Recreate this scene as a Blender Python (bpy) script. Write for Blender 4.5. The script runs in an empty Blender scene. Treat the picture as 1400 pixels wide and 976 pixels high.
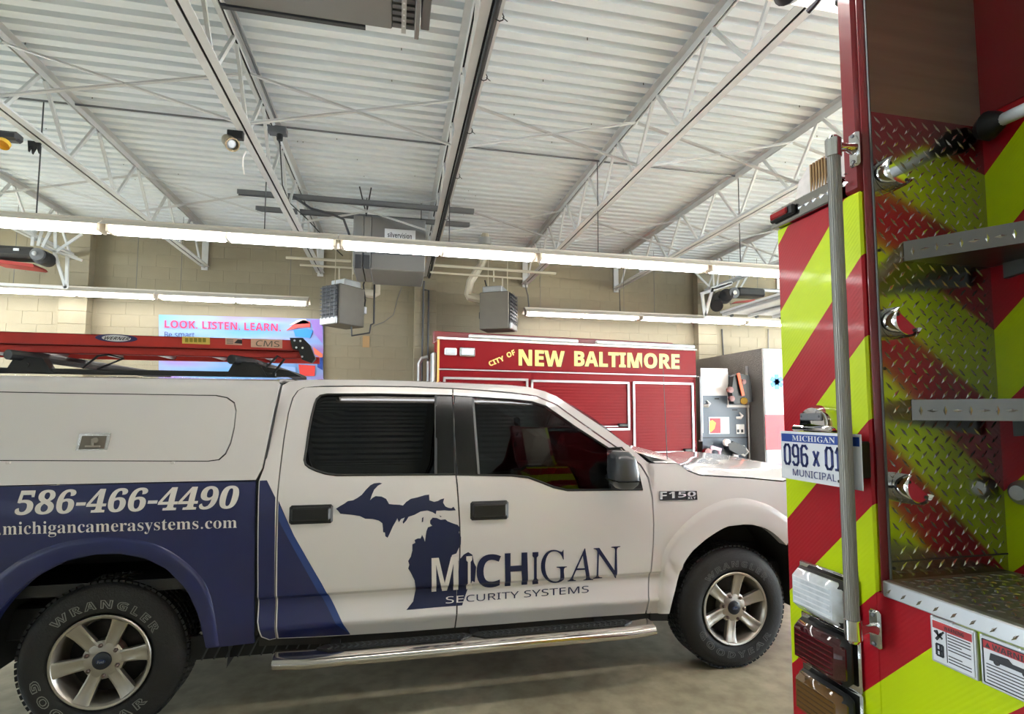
import bpy, bmesh, math, random, os
from mathutils import Vector, Matrix
from mathutils.geometry import delaunay_2d_cdt
random.seed(7)
scene = bpy.context.scene
COL = scene.collection
PI = math.pi

# ------------------------------------------------------------------ camera
F, CX, CY = 734.0, 700.0, 513.4
YAW, PITCH, ROLL = math.radians(12.308), math.radians(4.023), math.radians(.143)
CAMZ = 1.675
_sy, _cy, _sp, _cp = math.sin(YAW), math.cos(YAW), math.sin(PITCH), math.cos(PITCH)
FWD = Vector((_sy*_cp, _cy*_cp, _sp)); _r = Vector((_cy, -_sy, 0)); _u = _r.cross(FWD)
RIGHT = _r*math.cos(ROLL) + _u*math.sin(ROLL); UP = -_r*math.sin(ROLL) + _u*math.cos(ROLL)
cd = bpy.data.cameras.new('camera'); cam = bpy.data.objects.new('camera', cd); COL.objects.link(cam)
cam.matrix_world = Matrix(((RIGHT.x, UP.x, -FWD.x, 0), (RIGHT.y, UP.y, -FWD.y, 0), (RIGHT.z, UP.z, -FWD.z, CAMZ), (0, 0, 0, 1)))
cd.sensor_width = 36; cd.sensor_fit = 'HORIZONTAL'; cd.lens = F/1400*36
cd.shift_y = (CY-488)/1400; cd.clip_start = .05; cd.clip_end = 200
scene.camera = cam

# ------------------------------------------------------------------ world, light, exposure
w = bpy.data.worlds.new('sky'); scene.world = w; w.use_nodes = True
bg = w.node_tree.nodes['Background']; bg.inputs[0].default_value = (.74, .87, 1, 1); bg.inputs[1].default_value = 15.0
sl = bpy.data.lights.new('sun', 'SUN'); sl.energy = 240; sl.angle = .01; sl.color = (1, .98, .94)
sun = bpy.data.objects.new('sun', sl); COL.objects.link(sun); sun.rotation_euler = Vector((-.45, .10, -.89)).to_track_quat('-Z', 'Y').to_euler()
vs = scene.view_settings
vs.view_transform = 'Standard'; vs.look = 'None'; vs.gamma = 1; vs.use_curve_mapping = False; vs.exposure = 0.8
TUBE = 14.0
scene.cycles.max_bounces = 10; scene.cycles.diffuse_bounces = 6; scene.cycles.glossy_bounces = 5
scene.cycles.transmission_bounces = 6; scene.cycles.transparent_max_bounces = 12
scene.cycles.caustics_reflective = False; scene.cycles.caustics_refractive = False
scene.cycles.sample_clamp_indirect = 6

def ray(u, v): return RIGHT*((u-CX)/F) - UP*((v-CY)/F) + FWD
def onY(u, v, y): d = ray(u, v); t = y/d.y; return Vector((d.x*t, y, CAMZ+d.z*t))
def onX(u, v, x): d = ray(u, v); t = x/d.x; return Vector((x, d.y*t, CAMZ+d.z*t))
def onZ(u, v, z): d = ray(u, v); t = (z-CAMZ)/d.z; return Vector((d.x*t, d.y*t, z))
def onPl(u, v, p, n):
    d = ray(u, v); o = Vector((0, 0, CAMZ)); t = (Vector(p)-o).dot(n)/d.dot(n); return o+d*t

# ------------------------------------------------------------------ materials
def lin(c):
    return tuple((x/255/12.92 if x/255 <= .04045 else ((x/255+.055)/1.055)**2.4) for x in c)
def sock(n, *names):
    for k in names:
        if k in n.inputs: return n.inputs[k]
MATS = {}
def mat(name, col, rough=.5, metal=0., coat=0., noise=0., nscale=8., bump=0., bscale=40., spec=None, emit=0., ecol=None, alpha=None, stretch=None):
    if name in MATS: return MATS[name]
    m = bpy.data.materials.new(name); m.use_nodes = True; nt = m.node_tree; b = nt.nodes['Principled BSDF']
    c = lin(col); b.inputs['Base Color'].default_value = (*c, 1)
    b.inputs['Roughness'].default_value = rough; b.inputs['Metallic'].default_value = metal
    if coat: b.inputs['Coat Weight'].default_value = coat; b.inputs['Coat Roughness'].default_value = .04
    if spec is not None: b.inputs['Specular IOR Level'].default_value = spec
    if emit: b.inputs['Emission Color'].default_value = (*(ecol or (1, 1, 1)), 1); b.inputs['Emission Strength'].default_value = emit
    if alpha is not None: b.inputs['Alpha'].default_value = alpha
    if noise or bump:
        tc = nt.nodes.new('ShaderNodeTexCoord'); mp = nt.nodes.new('ShaderNodeMapping'); nt.links.new(tc.outputs['Object'], mp.inputs[0])
        if stretch: mp.inputs['Scale'].default_value = stretch
    if noise:
        t = nt.nodes.new('ShaderNodeTexNoise'); t.inputs['Scale'].default_value = nscale; t.inputs['Detail'].default_value = 5
        nt.links.new(mp.outputs[0], t.inputs['Vector'])
        r = nt.nodes.new('ShaderNodeValToRGB')
        r.color_ramp.elements[0].position = .3; r.color_ramp.elements[1].position = .7
        r.color_ramp.elements[0].color = (*[max(0, x*(1-noise)) for x in c], 1); r.color_ramp.elements[1].color = (*[min(1, x*(1+noise)) for x in c], 1)
        nt.links.new(t.outputs['Fac'], r.inputs[0]); nt.links.new(r.outputs[0], b.inputs['Base Color'])
    if bump:
        t2 = nt.nodes.new('ShaderNodeTexNoise'); t2.inputs['Scale'].default_value = bscale; t2.inputs['Detail'].default_value = 3
        nt.links.new(mp.outputs[0], t2.inputs['Vector'])
        bp = nt.nodes.new('ShaderNodeBump'); bp.inputs['Strength'].default_value = bump; bp.inputs['Distance'].default_value = .01
        nt.links.new(t2.outputs['Fac'], bp.inputs['Height']); nt.links.new(bp.outputs[0], b.inputs['Normal'])
    MATS[name] = m
    return m

def concrete():
    m = bpy.data.materials.new('concrete_floor'); m.use_nodes = True; nt = m.node_tree; b = nt.nodes['Principled BSDF']
    tc = nt.nodes.new('ShaderNodeTexCoord')
    n1 = nt.nodes.new('ShaderNodeTexNoise'); n1.inputs['Scale'].default_value = .9; n1.inputs['Detail'].default_value = 8; n1.inputs['Roughness'].default_value = .65
    n2 = nt.nodes.new('ShaderNodeTexNoise'); n2.inputs['Scale'].default_value = 9; n2.inputs['Detail'].default_value = 6
    nt.links.new(tc.outputs['Object'], n1.inputs['Vector']); nt.links.new(tc.outputs['Object'], n2.inputs['Vector'])
    r = nt.nodes.new('ShaderNodeValToRGB'); e = r.color_ramp.elements
    e[0].position = .34; e[0].color = (*lin((144, 135, 112)), 1); e[1].position = .66; e[1].color = (*lin((188, 180, 155)), 1)
    nt.links.new(n1.outputs['Fac'], r.inputs[0])
    mx = nt.nodes.new('ShaderNodeMixRGB'); mx.blend_type = 'MULTIPLY'; mx.inputs[0].default_value = .55
    r2 = nt.nodes.new('ShaderNodeValToRGB'); r2.color_ramp.elements[0].position = .35; r2.color_ramp.elements[0].color = (.55, .52, .47, 1); r2.color_ramp.elements[1].position = .6
    nt.links.new(n2.outputs['Fac'], r2.inputs[0]); nt.links.new(r.outputs[0], mx.inputs[1]); nt.links.new(r2.outputs[0], mx.inputs[2])
    nt.links.new(mx.outputs[0], b.inputs['Base Color'])
    b.inputs['Roughness'].default_value = .38
    bp = nt.nodes.new('ShaderNodeBump'); bp.inputs['Strength'].default_value = .15; bp.inputs['Distance'].default_value = .004
    nt.links.new(n2.outputs['Fac'], bp.inputs['Height']); nt.links.new(bp.outputs[0], b.inputs['Normal'])
    return m

def chevron():
    """red / lime 45 degree retroreflective stripes, measured on the engine: boundaries at y+z = 3.829 - k*0.2317"""
    m = bpy.data.materials.new('chevron_tape'); m.use_nodes = True; nt = m.node_tree; b = nt.nodes['Principled BSDF']
    L = nt.links.new
    tc = nt.nodes.new('ShaderNodeTexCoord'); sp = nt.nodes.new('ShaderNodeSeparateXYZ'); L(tc.outputs['Object'], sp.inputs[0])
    def M(op, a, bb):
        n = nt.nodes.new('ShaderNodeMath'); n.operation = op
        for i, x in enumerate((a, bb)):
            if x is None: continue
            if isinstance(x, (int, float)): n.inputs[i].default_value = x
            else: L(x, n.inputs[i])
        return n.outputs[0]
    ay = M('ABSOLUTE', M('SUBTRACT', sp.outputs['Y'], .33), None)
    t = M('ADD', M('ADD', ay, .33), sp.outputs['Z'])
    q = M('FRACT', M('DIVIDE', M('SUBTRACT', t, 3.829-.4634*12), .4634), None)
    g = M('LESS_THAN', q, .5)
    fine = M('SINE', M('MULTIPLY', t, 430.), None)
    mix = nt.nodes.new('ShaderNodeMixRGB'); L(g, mix.inputs[0])
    mix.inputs[1].default_value = (*lin((158, 12, 28)), 1); mix.inputs[2].default_value = (*lin((190, 214, 5)), 1)
    L(mix.outputs[0], b.inputs['Base Color']); b.inputs['Roughness'].default_value = .32
    b.inputs['Coat Weight'].default_value = .22; b.inputs['Coat Roughness'].default_value = .06; b.inputs['Specular IOR Level'].default_value = .25
    bp = nt.nodes.new('ShaderNodeBump'); bp.inputs['Strength'].default_value = .12; bp.inputs['Distance'].default_value = .001
    L(fine, bp.inputs['Height']); L(bp.outputs[0], b.inputs['Normal'])
    return m

def glass(name, tint, rough=.0, refl=.5):
    m = bpy.data.materials.new(name); m.use_nodes = True; nt = m.node_tree; nt.nodes.clear(); L = nt.links.new
    o = nt.nodes.new('ShaderNodeOutputMaterial'); mx = nt.nodes.new('ShaderNodeMixShader')
    tr = nt.nodes.new('ShaderNodeBsdfTransparent'); tr.inputs[0].default_value = (*tint, 1)
    gl = nt.nodes.new('ShaderNodeBsdfGlossy'); gl.inputs['Roughness'].default_value = rough; gl.inputs[0].default_value = (.95, .97, 1, 1)
    lw = nt.nodes.new('ShaderNodeLayerWeight'); lw.inputs[0].default_value = .5
    pw = nt.nodes.new('ShaderNodeMath'); pw.operation = 'POWER'; pw.inputs[1].default_value = 5; L(lw.outputs['Facing'], pw.inputs[0])
    ma = nt.nodes.new('ShaderNodeMath'); ma.operation = 'MULTIPLY_ADD'; ma.inputs[1].default_value = .9; ma.inputs[2].default_value = .026; L(pw.outputs[0], ma.inputs[0])
    L(ma.outputs[0], mx.inputs[0]); L(tr.outputs[0], mx.inputs[1]); L(gl.outputs[0], mx.inputs[2]); L(mx.outputs[0], o.inputs[0])
    return m

M_FLOOR = concrete(); M_CHEV = chevron()
M_DECK = mat('painted_steel_deck', (228, 233, 235), .5, noise=.05, nscale=3, stretch=(.3, 3, 1))
M_STEEL = mat('painted_joist_steel', (205, 205, 203), .45, noise=.06, nscale=6)
M_BLOCK = mat('painted_block', (141, 132, 110), .75, noise=.05, nscale=5, bump=.25, bscale=70)
M_MORT = mat('painted_mortar', (140, 131, 110), .85)
M_WALLP = mat('plain_wall', (190, 187, 178), .8, noise=.04)
M_WHITE = mat('white_car_paint', (234, 230, 230), .25, coat=1.)
M_BLUE = mat('dark_blue_wrap', (23, 31, 84), .3, coat=.45, noise=.06, nscale=2)
M_BLUE2 = mat('mid_blue_wrap', (34, 62, 130), .28, coat=.6)
M_NAVY = mat('navy_vinyl', (25, 33, 72), .35)
M_BLACK = mat('black_plastic', (22, 22, 23), .5)
M_GLOSSB = mat('gloss_black', (6, 6, 7), .15, spec=.35)
M_RUBBER = mat('tire_rubber', (17, 17, 17), .7, noise=.12, nscale=30, bump=.2, bscale=90)
M_ALLOY = mat('cast_alloy', (176, 170, 160), .32, metal=.85)
M_CHROME = mat('chrome', (225, 225, 225), .06, metal=1)
M_STAIN = mat('polished_stainless', (200, 195, 188), .16, metal=1)
M_BRUSH = mat('brushed_stainless', (160, 152, 136), .36, metal=.55, bump=.05, bscale=30, stretch=(1, 1, 14), noise=.1, nscale=2)
M_DIAM = mat('polished_tread_plate', (178, 176, 172), .14, metal=1)
M_STEP = mat('step_tread_plate', (112, 110, 106), .3, metal=.9)
M_DIAMF = mat('worn_tread_plate', (150, 146, 138), .42, metal=.9)
M_DIAML = mat('tread_plate_lugs', (190, 188, 184), .2, metal=1)
M_GALV = mat('galvanised_steel', (190, 192, 192), .35, metal=.7, noise=.08)
M_RED = mat('fire_red_paint', (112, 3, 15), .45, spec=.15)
M_DRED = mat('deep_red_paint', (112, 8, 20), .35, coat=.35)
M_LADDER = mat('red_fibreglass', (184, 46, 38), .5, noise=.06, nscale=12)
M_GREY = mat('grey_unit_casing', (112, 112, 112), .5)
M_GREY2 = mat('mid_grey_casing', (98, 93, 83), .5, noise=.05)
M_DGREY = mat('charcoal_plastic', (52, 54, 58), .45)
M_STRUT = mat('grey_strut', (105, 107, 110), .45, metal=.3)
M_BEIGE = mat('painted_pipe', (196, 188, 166), .5)
M_FIX = mat('fixture_white', (212, 204, 190), .45)
M_TUBE = mat('lamp_tube', (255, 255, 255), .3, emit=TUBE, ecol=(1, .985, .985))
M_TUBE_OFF = mat('dim_lamp_tube', (235, 238, 240), .3)
M_GOLD = mat('gold_leaf_lettering', (246, 212, 122), .4)
M_WTEXT = mat('white_vinyl', (238, 232, 228), .4)
M_PLATE = mat('plate_white', (226, 228, 232), .3, coat=.3)
M_PBLUE = mat('plate_blue', (28, 66, 150), .35)
M_INK = mat('black_ink', (28, 28, 34), .5)
M_WRED = mat('warning_red', (176, 42, 48), .45)
M_PINK = mat('pink_print', (206, 44, 92), .5)
G_TINT = glass('dark_tinted_glass', (.035, .04, .045)); G_TINT2 = glass('tinted_glass', (.16, .18, .18)); G_CLEAR = glass('clear_windshield', (.7, .76, .74))

# ------------------------------------------------------------------ mesh helpers
class MB:
    def __init__(s): s.v = []; s.f = []
    def add(s, vs_, fs):
        o = len(s.v); s.v += [Vector(x) for x in vs_]; s.f += [tuple(i+o for i in f) for f in fs]; return s
    def box(s, lo, hi, bev=0, M=None):
        lo = Vector(lo); hi = Vector(hi); c = (lo+hi)/2; h = (hi-lo)/2; h = Vector([abs(x) for x in h])
        bev = min(bev, h.x*.9, h.y*.9, h.z*.9)
        if bev <= 0:
            vs_ = [Vector((sx*h.x, sy*h.y, sz*h.z)) for sx in (-1, 1) for sy in (-1, 1) for sz in (-1, 1)]
            fs = [(0, 1, 3, 2), (4, 6, 7, 5), (0, 4, 5, 1), (2, 3, 7, 6), (0, 2, 6, 4), (1, 5, 7, 3)]
        else:
            vs_ = []; idx = {}
            for sx in (-1, 1):
                for sy in (-1, 1):
                    for sz in (-1, 1):
                        for a in range(3):
                            p = [h.x, h.y, h.z]
                            for k in range(3):
                                if k != a: p[k] -= bev
                            idx[(sx, sy, sz, a)] = len(vs_); vs_.append(Vector((sx*p[0], sy*p[1], sz*p[2])))
            fs = []
            for a in range(3):
                b_, c_ = (a+1) % 3, (a+2) % 3
                for sg in (-1, 1):
                    q = []
                    for (p1, p2) in ((-1, -1), (1, -1), (1, 1), (-1, 1)):
                        k = [0, 0, 0]; k[a] = sg; k[b_] = p1; k[c_] = p2; q.append(idx[(*k, a)])
                    fs.append(tuple(q if sg > 0 else q[::-1]))
                for s1 in (-1, 1):
                    for s2 in (-1, 1):
                        k0 = [0, 0, 0]; k0[a] = -1; k0[b_] = s1; k0[c_] = s2; k1 = k0[:]; k1[a] = 1
                        q = (idx[(*k0, b_)], idx[(*k1, b_)], idx[(*k1, c_)], idx[(*k0, c_)])
                        fs.append(q if s1*s2 < 0 else q[::-1])
            for sx in (-1, 1):
                for sy in (-1, 1):
                    for sz in (-1, 1):
                        q = tuple(idx[(sx, sy, sz, a)] for a in range(3)); fs.append(q if sx*sy*sz > 0 else q[::-1])
        if M is not None: vs_ = [M @ (x) for x in vs_]; vs_ = [x+c for x in vs_]
        else: vs_ = [x+c for x in vs_]
        return s.add(vs_, fs)
    def tube(s, path, r, n=8, closed=False, caps=True):
        P = [Vector(p) for p in path]; N = len(P); rings = []
        rr = r if isinstance(r, (list, tuple)) else [r]*N
        up = None
        for i in range(N):
            a = P[i-1] if (i > 0 or closed) else P[i]; b_ = P[(i+1) % N] if (i < N-1 or closed) else P[i]
            t = (b_-a).normalized()
            if up is None:
                up = Vector((0, 0, 1)) if abs(t.z) < .9 else Vector((1, 0, 0))
            x = t.cross(up)
            if x.length < 1e-5: x = t.orthogonal()
            x.normalize(); y = x.cross(t).normalized(); up = y
            rings.append([P[i]+x*math.cos(2*PI*k/n)*rr[i]+y*math.sin(2*PI*k/n)*rr[i] for k in range(n)])
        o = len(s.v)
        for R_ in rings: s.v += R_
        for i in range(N if closed else N-1):
            j = (i+1) % N
            for k in range(n):
                s.f.append((o+i*n+k, o+i*n+(k+1) % n, o+j*n+(k+1) % n, o+j*n+k))
        if caps and not closed:
            s.f.append(tuple(o+k for k in range(n))[::-1]); s.f.append(tuple(o+(N-1)*n+k for k in range(n)))
        return s
    def cyl(s, a, b_, r, n=12, r2=None): return s.tube([a, b_], [r, r if r2 is None else r2], n)
    def bar(s, a, b_, wx, wz, up=(0, 0, 1)):
        a = Vector(a); b_ = Vector(b_); t = (b_-a).normalized(); x = t.cross(Vector(up))
        if x.length < 1e-4: x = t.orthogonal()
        x.normalize(); y = x.cross(t).normalized()
        vs_ = [p+x*sx*wx/2+y*sy*wz/2 for p in (a, b_) for sx, sy in ((-1, -1), (1, -1), (1, 1), (-1, 1))]
        return s.add(vs_, [(0, 1, 2, 3), (7, 6, 5, 4), (0, 4, 5, 1), (1, 5, 6, 2), (2, 6, 7, 3), (3, 7, 4, 0)])
    def lathe(s, prof, org, ax, n=32, a0=0, a1=2*PI):
        ax = Vector(ax).normalized(); org = Vector(org); x = ax.orthogonal().normalized()
        if abs(ax.y) > .9: x = Vector((1, 0, 0))
        y = ax.cross(x); full = abs(a1-a0-2*PI) < 1e-6; cnt = n if full else n+1; o = len(s.v)
        for (r, h) in prof:
            for k in range(cnt):
                a = a0+(a1-a0)*k/n; s.v.append(org+ax*h+(x*math.cos(a)+y*math.sin(a))*r)
        for i in range(len(prof)-1):
            for k in range(n):
                k2 = (k+1) % cnt; s.f.append((o+i*cnt+k, o+i*cnt+k2, o+(i+1)*cnt+k2, o+(i+1)*cnt+k))
        return s
    def prism(s, pts, d):
        """closed 3D polygon extruded by vector d"""
        pts = [Vector(p) for p in pts]; d = Vector(d); n = len(pts); o = len(s.v)
        s.v += pts+[p+d for p in pts]
        s.f.append(tuple(o+i for i in range(n))); s.f.append(tuple(o+n+i for i in range(n))[::-1])
        for i in range(n):
            j = (i+1) % n; s.f.append((o+i, o+n+i, o+n+j, o+j))
        return s
    def grid(s, rows):
        o = len(s.v); n = len(rows[0])
        for r in rows: s.v += [Vector(p) for p in r]
        for i in range(len(rows)-1):
            for k in range(n-1): s.f.append((o+i*n+k, o+i*n+k+1, o+(i+1)*n+k+1, o+(i+1)*n+k))
        return s
    def xf(s, M): s.v = [M @ x for x in s.v]; return s
    def mesh(s, name, m, smooth=30):
        me = bpy.data.meshes.new(name); me.from_pydata([tuple(x) for x in s.v], [], s.f)
        bm = bmesh.new(); bm.from_mesh(me); bmesh.ops.recalc_face_normals(bm, faces=bm.faces); bm.to_mesh(me); bm.free()
        if m is not None: me.materials.append(m)
        if smooth:
            for p in me.polygons: p.use_smooth = True
            me.set_sharp_from_angle(angle=math.radians(smooth))
        me.update(); return me

def obj(name, mb, m, parent=None, smooth=30):
    me = mb.mesh(name, m, smooth) if isinstance(mb, MB) else mb
    o = bpy.data.objects.new(name, me); COL.objects.link(o)
    if parent is not None:
        o.parent = parent; o.matrix_parent_inverse = wmat(parent).inverted()
    return o
def wmat(o):
    m = Matrix.LocRotScale(o.location, o.rotation_euler, o.scale)
    return wmat(o.parent) @ o.matrix_parent_inverse @ m if o.parent else m
def tag(o, label, cat, group=None):
    o['label'] = label; o['category'] = cat
    if group: o['group'] = group
    return o
def thing(name, label, cat, loc=(0, 0, 0), group=None):
    o = bpy.data.objects.new(name, None); COL.objects.link(o); o.location = loc; o.empty_display_size = .1
    return tag(o, label, cat, group)
def struct(name, mb, m, parent=None, smooth=0):
    o = obj(name, mb, m, parent, smooth)
    if parent is None: o['kind'] = 'structure'
    return o
def dup(root, offset=(0, 0, 0), label=None, group=None):
    r = root.copy(); COL.objects.link(r); r.location = root.location+Vector(offset)
    if label: r['label'] = label
    if group: r['group'] = group
    for ch in list(root.children):
        c = ch.copy(); COL.objects.link(c); c.parent = r; c.matrix_parent_inverse = ch.matrix_parent_inverse.copy()
        for g in list(ch.children):
            d = g.copy(); COL.objects.link(d); d.parent = c; d.matrix_parent_inverse = g.matrix_parent_inverse.copy()
    return r

# ------------------------------------------------------------------ text
_fd = bpy.utils.system_resource('DATAFILES', path='fonts')
try: FONT = bpy.data.fonts.load(os.path.join(_fd, 'NotoSansMath-Regular.woff2'))
except Exception: FONT = None
def style(s, k):
    if FONT is None or k == 'plain': return s
    U, l, d = {'serifb': (0x1D400, 0x1D41A, 0x1D7CE), 'sans': (0x1D5A0, 0x1D5BA, 0x1D7E2), 'sansb': (0x1D5D4, 0x1D5EE, 0x1D7EC), 'serifi': (0x1D434, 0x1D44E, 0x1D7CE)}[k]
    r = ''
    for c in s:
        if 'A' <= c <= 'Z': r += chr(U+ord(c)-65)
        elif 'a' <= c <= 'z': r += chr(l+ord(c)-97) if not (k == 'serifi' and c == 'h') else '\u210e'
        elif c.isdigit(): r += chr(d+int(c))
        else: r += c
    return r
def text2d(s, k='sans', shear=0, offset=0, outline=0, res=3, space=1.0):
    c = bpy.data.curves.new('t', 'FONT'); c.body = style(s, k)
    if FONT: c.font = FONT
    c.size = 1; c.shear = shear; c.offset = offset; c.resolution_u = res; c.space_character = space
    if outline: c.fill_mode = 'NONE'; c.bevel_depth = outline; c.bevel_resolution = 0
    o = bpy.data.objects.new('t', c); me = o.to_mesh()
    vs_ = [v.co.copy() for v in me.vertices]; fs = [tuple(p.vertices) for p in me.polygons]
    o.to_mesh_clear(); bpy.data.objects.remove(o); bpy.data.curves.remove(c)
    x0 = min(v.x for v in vs_); x1 = max(v.x for v in vs_); y0 = min(v.y for v in vs_); y1 = max(v.y for v in vs_)
    return [((v.x-x0)/(x1-x0), (v.y-y0)/(y1-y0), v.z) for v in vs_], fs, (x1-x0)/(y1-y0)
def text_on(name, s, fn, m, parent, **kw):
    """fn(a, b) -> 3D point, a along the writing 0..1, b up 0..1"""
    drape_ = kw.pop('drape', None)
    vs_, fs, asp = text2d(s, **kw); mb = MB(); mb.add([fn(a, b) for a, b, _ in vs_], fs)
    if drape_: return obj(name, drape(mb, *drape_), m, parent, 0)
    return obj(name, mb, m, parent, 0)
def quad(bl, br, tl, tr, surf):
    def f(a, b):
        u = (bl[0]*(1-a)+br[0]*a)*(1-b)+(tl[0]*(1-a)+tr[0]*a)*b
        v = (bl[1]*(1-a)+br[1]*a)*(1-b)+(tl[1]*(1-a)+tr[1]*a)*b
        return surf(u, v)
    return f

# ================================================================== THE SETTING
WY = 9.70; XL, XR, YF = -9.5, 12.5, -15.0; DECK = 4.72
struct('floor', MB().box((XL-6, YF, -.15), (XR+6, WY+.2, 0)), M_FLOOR)
# corrugated roof deck: ribs run along x, 152 mm pitch
mb = MB(); prof = []; y = YF
while y < WY+.1:
    prof += [(y, DECK), (y+.082, DECK), (y+.092, DECK+.055), (y+.142, DECK+.055)]; y += .152
mb.grid([[(XL, a, b) for a, b in prof], [(XR, a, b) for a, b in prof]])
mb.grid([[(XL, YF, DECK+.08), (XL, WY+.1, DECK+.08)], [(XR, YF, DECK+.08), (XR, WY+.1, DECK+.08)]])
ceil = struct('ceiling', mb, M_DECK)
# hanging weld tabs seen on the deck flutes
mt = MB().box((-.004, -.003, -.03), (.004, .003, .002)).mesh('deck_tab', mat('weld_mark', (120, 120, 112), .6), 0)
for k in range(70):
    o = obj('deck_tab', mt, None, ceil); i = random.randrange(110, 162)
    o.location = (random.uniform(-4.5, 5), YF+.152*i+.12, DECK+.036)

# back wall: painted block, 300 blocks singly and the rest joined
wall_b = struct('wall_back', MB().box((XL, WY+.004, 0), (XR, WY+.2, DECK+.1)), M_MORT)
BW, BH = .406, .203
bm_ = MB().box((-BW/2+.0025, 0, -BH/2+.0025), (BW/2-.0025, .012, BH/2-.0025), .002).mesh('block', M_BLOCK, 0)
rest = MB(); cnt = 0; cand = []
rows = int((DECK+.1)/BH)
for r in range(rows+1):
    for c in range(-26, 34):
        x = c*BW+(BW/2 if r % 2 else 0); z = r*BH+BH/2
        if x < XL+.2 or x > XR-.2 or z > DECK+.05: continue
        if -6.9 < x < 6.9 and 2.1 < z < 4.75: cand.append((abs(x-.3)*.45+abs(z-3.3), x, z))
        else: rest.box((x-BW/2+.0025, WY, z-BH/2+.0025), (x+BW/2-.0025, WY+.012, z+BH/2-.0025))
cand.sort()
for k, (_, x, z) in enumerate(cand):
    if k < 300:
        o = obj('block', bm_, None, wall_b); o.location = (x, WY, z)
    else: rest.box((x-BW/2+.0025, WY, z-BH/2+.0025), (x+BW/2-.0025, WY+.012, z+BH/2-.0025))
o = obj('outer_blocks', rest, M_BLOCK, wall_b, 0); o['kind'] = 'stuff'
# pilasters
for n, (a, b) in enumerate(((-5.12, -4.73), (.31, .70), (5.86, 6.26))):
    p = MB()
    for r in range(rows+1): p.box((a+.002, WY-.17, r*BH+.004), (b-.002, WY-.003, min((r+1)*BH-.004, DECK)), .004)
    p.box((a+.006, WY-.16, 0), (b-.006, WY-.004, DECK))
    struct('trim_%d' % (n+1), p, M_BLOCK)
# other walls: drive-through bays, the right-hand doors stand open
def bay_wall(x0, x1, bays, zt, closed):
    m_ = MB(); ys = YF
    for (a, b) in bays: m_.box((x0, ys, 0), (x1, a, DECK+.1)); m_.box((x0, a, zt), (x1, b, DECK+.1)); ys = b
    m_.box((x0, ys, 0), (x1, WY+.2, DECK+.1)); return m_
BAYS = ((-14.2, -10.4), (-9.6, -5.8), (-5.0, -1.2), (-.3, 3.5), (4.6, 8.6))
struct('wall_right', bay_wall(XR, XR+.25, BAYS, 3.6, 0), M_WALLP)
struct('wall_left', bay_wall(XL-.25, XL, BAYS, 3.6, 1), M_WALLP)
struct('wall_front', MB().box((XL, YF-.2, 0), (XR, YF, DECK+.1)), M_WALLP)
for n, (a, b) in enumerate(BAYS[:4]):
    m_ = MB()
    for i in range(6): m_.box((XL-.12, a, i*.6+.01), (XL-.06, b, i*.6+.59), .01)
    d = struct('door_%d' % (n+1), m_, mat('door_panel_white', (215, 215, 212), .5))
    g = MB()
    for j in range(4): g.box((XL-.125, a+.3+j*.95, 1.32), (XL-.055, a+.9+j*.95, 1.68))
    obj('door_window', g, mat('frosted_pane', (200, 215, 225), .2), d)
# daylight portals in the open bays
def portal(x, a, b, s):
    l = bpy.data.lights.new('bay_portal', 'AREA'); l.shape = 'RECTANGLE'; l.size = b-a; l.size_y = 3.6
    l.cycles.is_portal = True
    o = bpy.data.objects.new('bay_portal', l); COL.objects.link(o); o.location = (x, (a+b)/2, 1.8)
    o.rotation_euler = Vector((s, 0, 0)).to_track_quat('-Z', 'Y').to_euler()
for (a, b) in BAYS: portal(XR+.1, a, b, -1)

portal(XL-.1, *BAYS[4], 1)

# ================================================================== ROOF JOISTS
JX = [.53+1.83*k for k in range(-5, 6)]
ZB, ZT = 4.10, 4.72
j0 = thing('roof_joist', 'x', 'joist', (JX[0], WY, ZB), 'open-web roof joists')
def chord(z, sgn, y0, y1, lg=.06, gap=.018, t=.006):
    m_ = MB()
    for s in (-1, 1):
        xi = JX[0]+s*gap/2; xo = xi+s*lg
        m_.box((min(xi, xo), y0, z if sgn > 0 else z-t), (max(xi, xo), y1, z+t if sgn > 0 else z))
        x2 = xi+s*t; m_.box((min(xi, x2), y0, z if sgn > 0 else z-lg), (max(xi, x2), y1, z+lg if sgn > 0 else z))
    return m_
obj('bottom_chord', chord(ZB, 1, YF+.3, WY-.02), M_STEEL, j0, 0)
obj('top_chord', chord(ZT-.002, -1, YF+.02, WY-.02, .064), M_STEEL, j0, 0)
M_GAPSHADE = mat('painted_gap_shade', (34, 34, 36), .8)  # dark strips that paint the shade inside the chord gaps
obj('chord_gap_shade', MB().box((JX[0]-.0088, YF+.3, ZB+.008), (JX[0]+.0088, WY-.05, ZB+.045)), M_GAPSHADE, j0, 0)
obj('chord_gap_shade', MB().box((JX[0]-.0088, YF+.3, ZT-.05), (JX[0]+.0088, WY-.05, ZT-.012)), M_GAPSHADE, j0, 0)
per = .905; yy = 3.58-per*20; webs = []
while yy < WY:
    for (ya, yb) in ((yy-.04, yy-per/2+.03), (yy+.04, yy+per/2-.03)):
        if YF+.3 < yb < WY-.1 and ya < WY-.1 and ya > YF+.1: webs.append((ya, yb))
    yy += per
for (ya, yb) in webs:
    obj('web_member', MB().bar((JX[0], ya, ZT-.07), (JX[0], yb, ZB+.05), .026, .03), M_STEEL, j0, 0)
obj('end_bracket', MB().box((JX[0]-.05, WY-.03, ZB-.06), (JX[0]+.05, WY-.012, ZB+.42), .003).box((JX[0]-.008, WY-.16, ZB-.03), (JX[0]+.008, WY-.03, ZB+.03)), M_STEEL, j0, 0)
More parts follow.
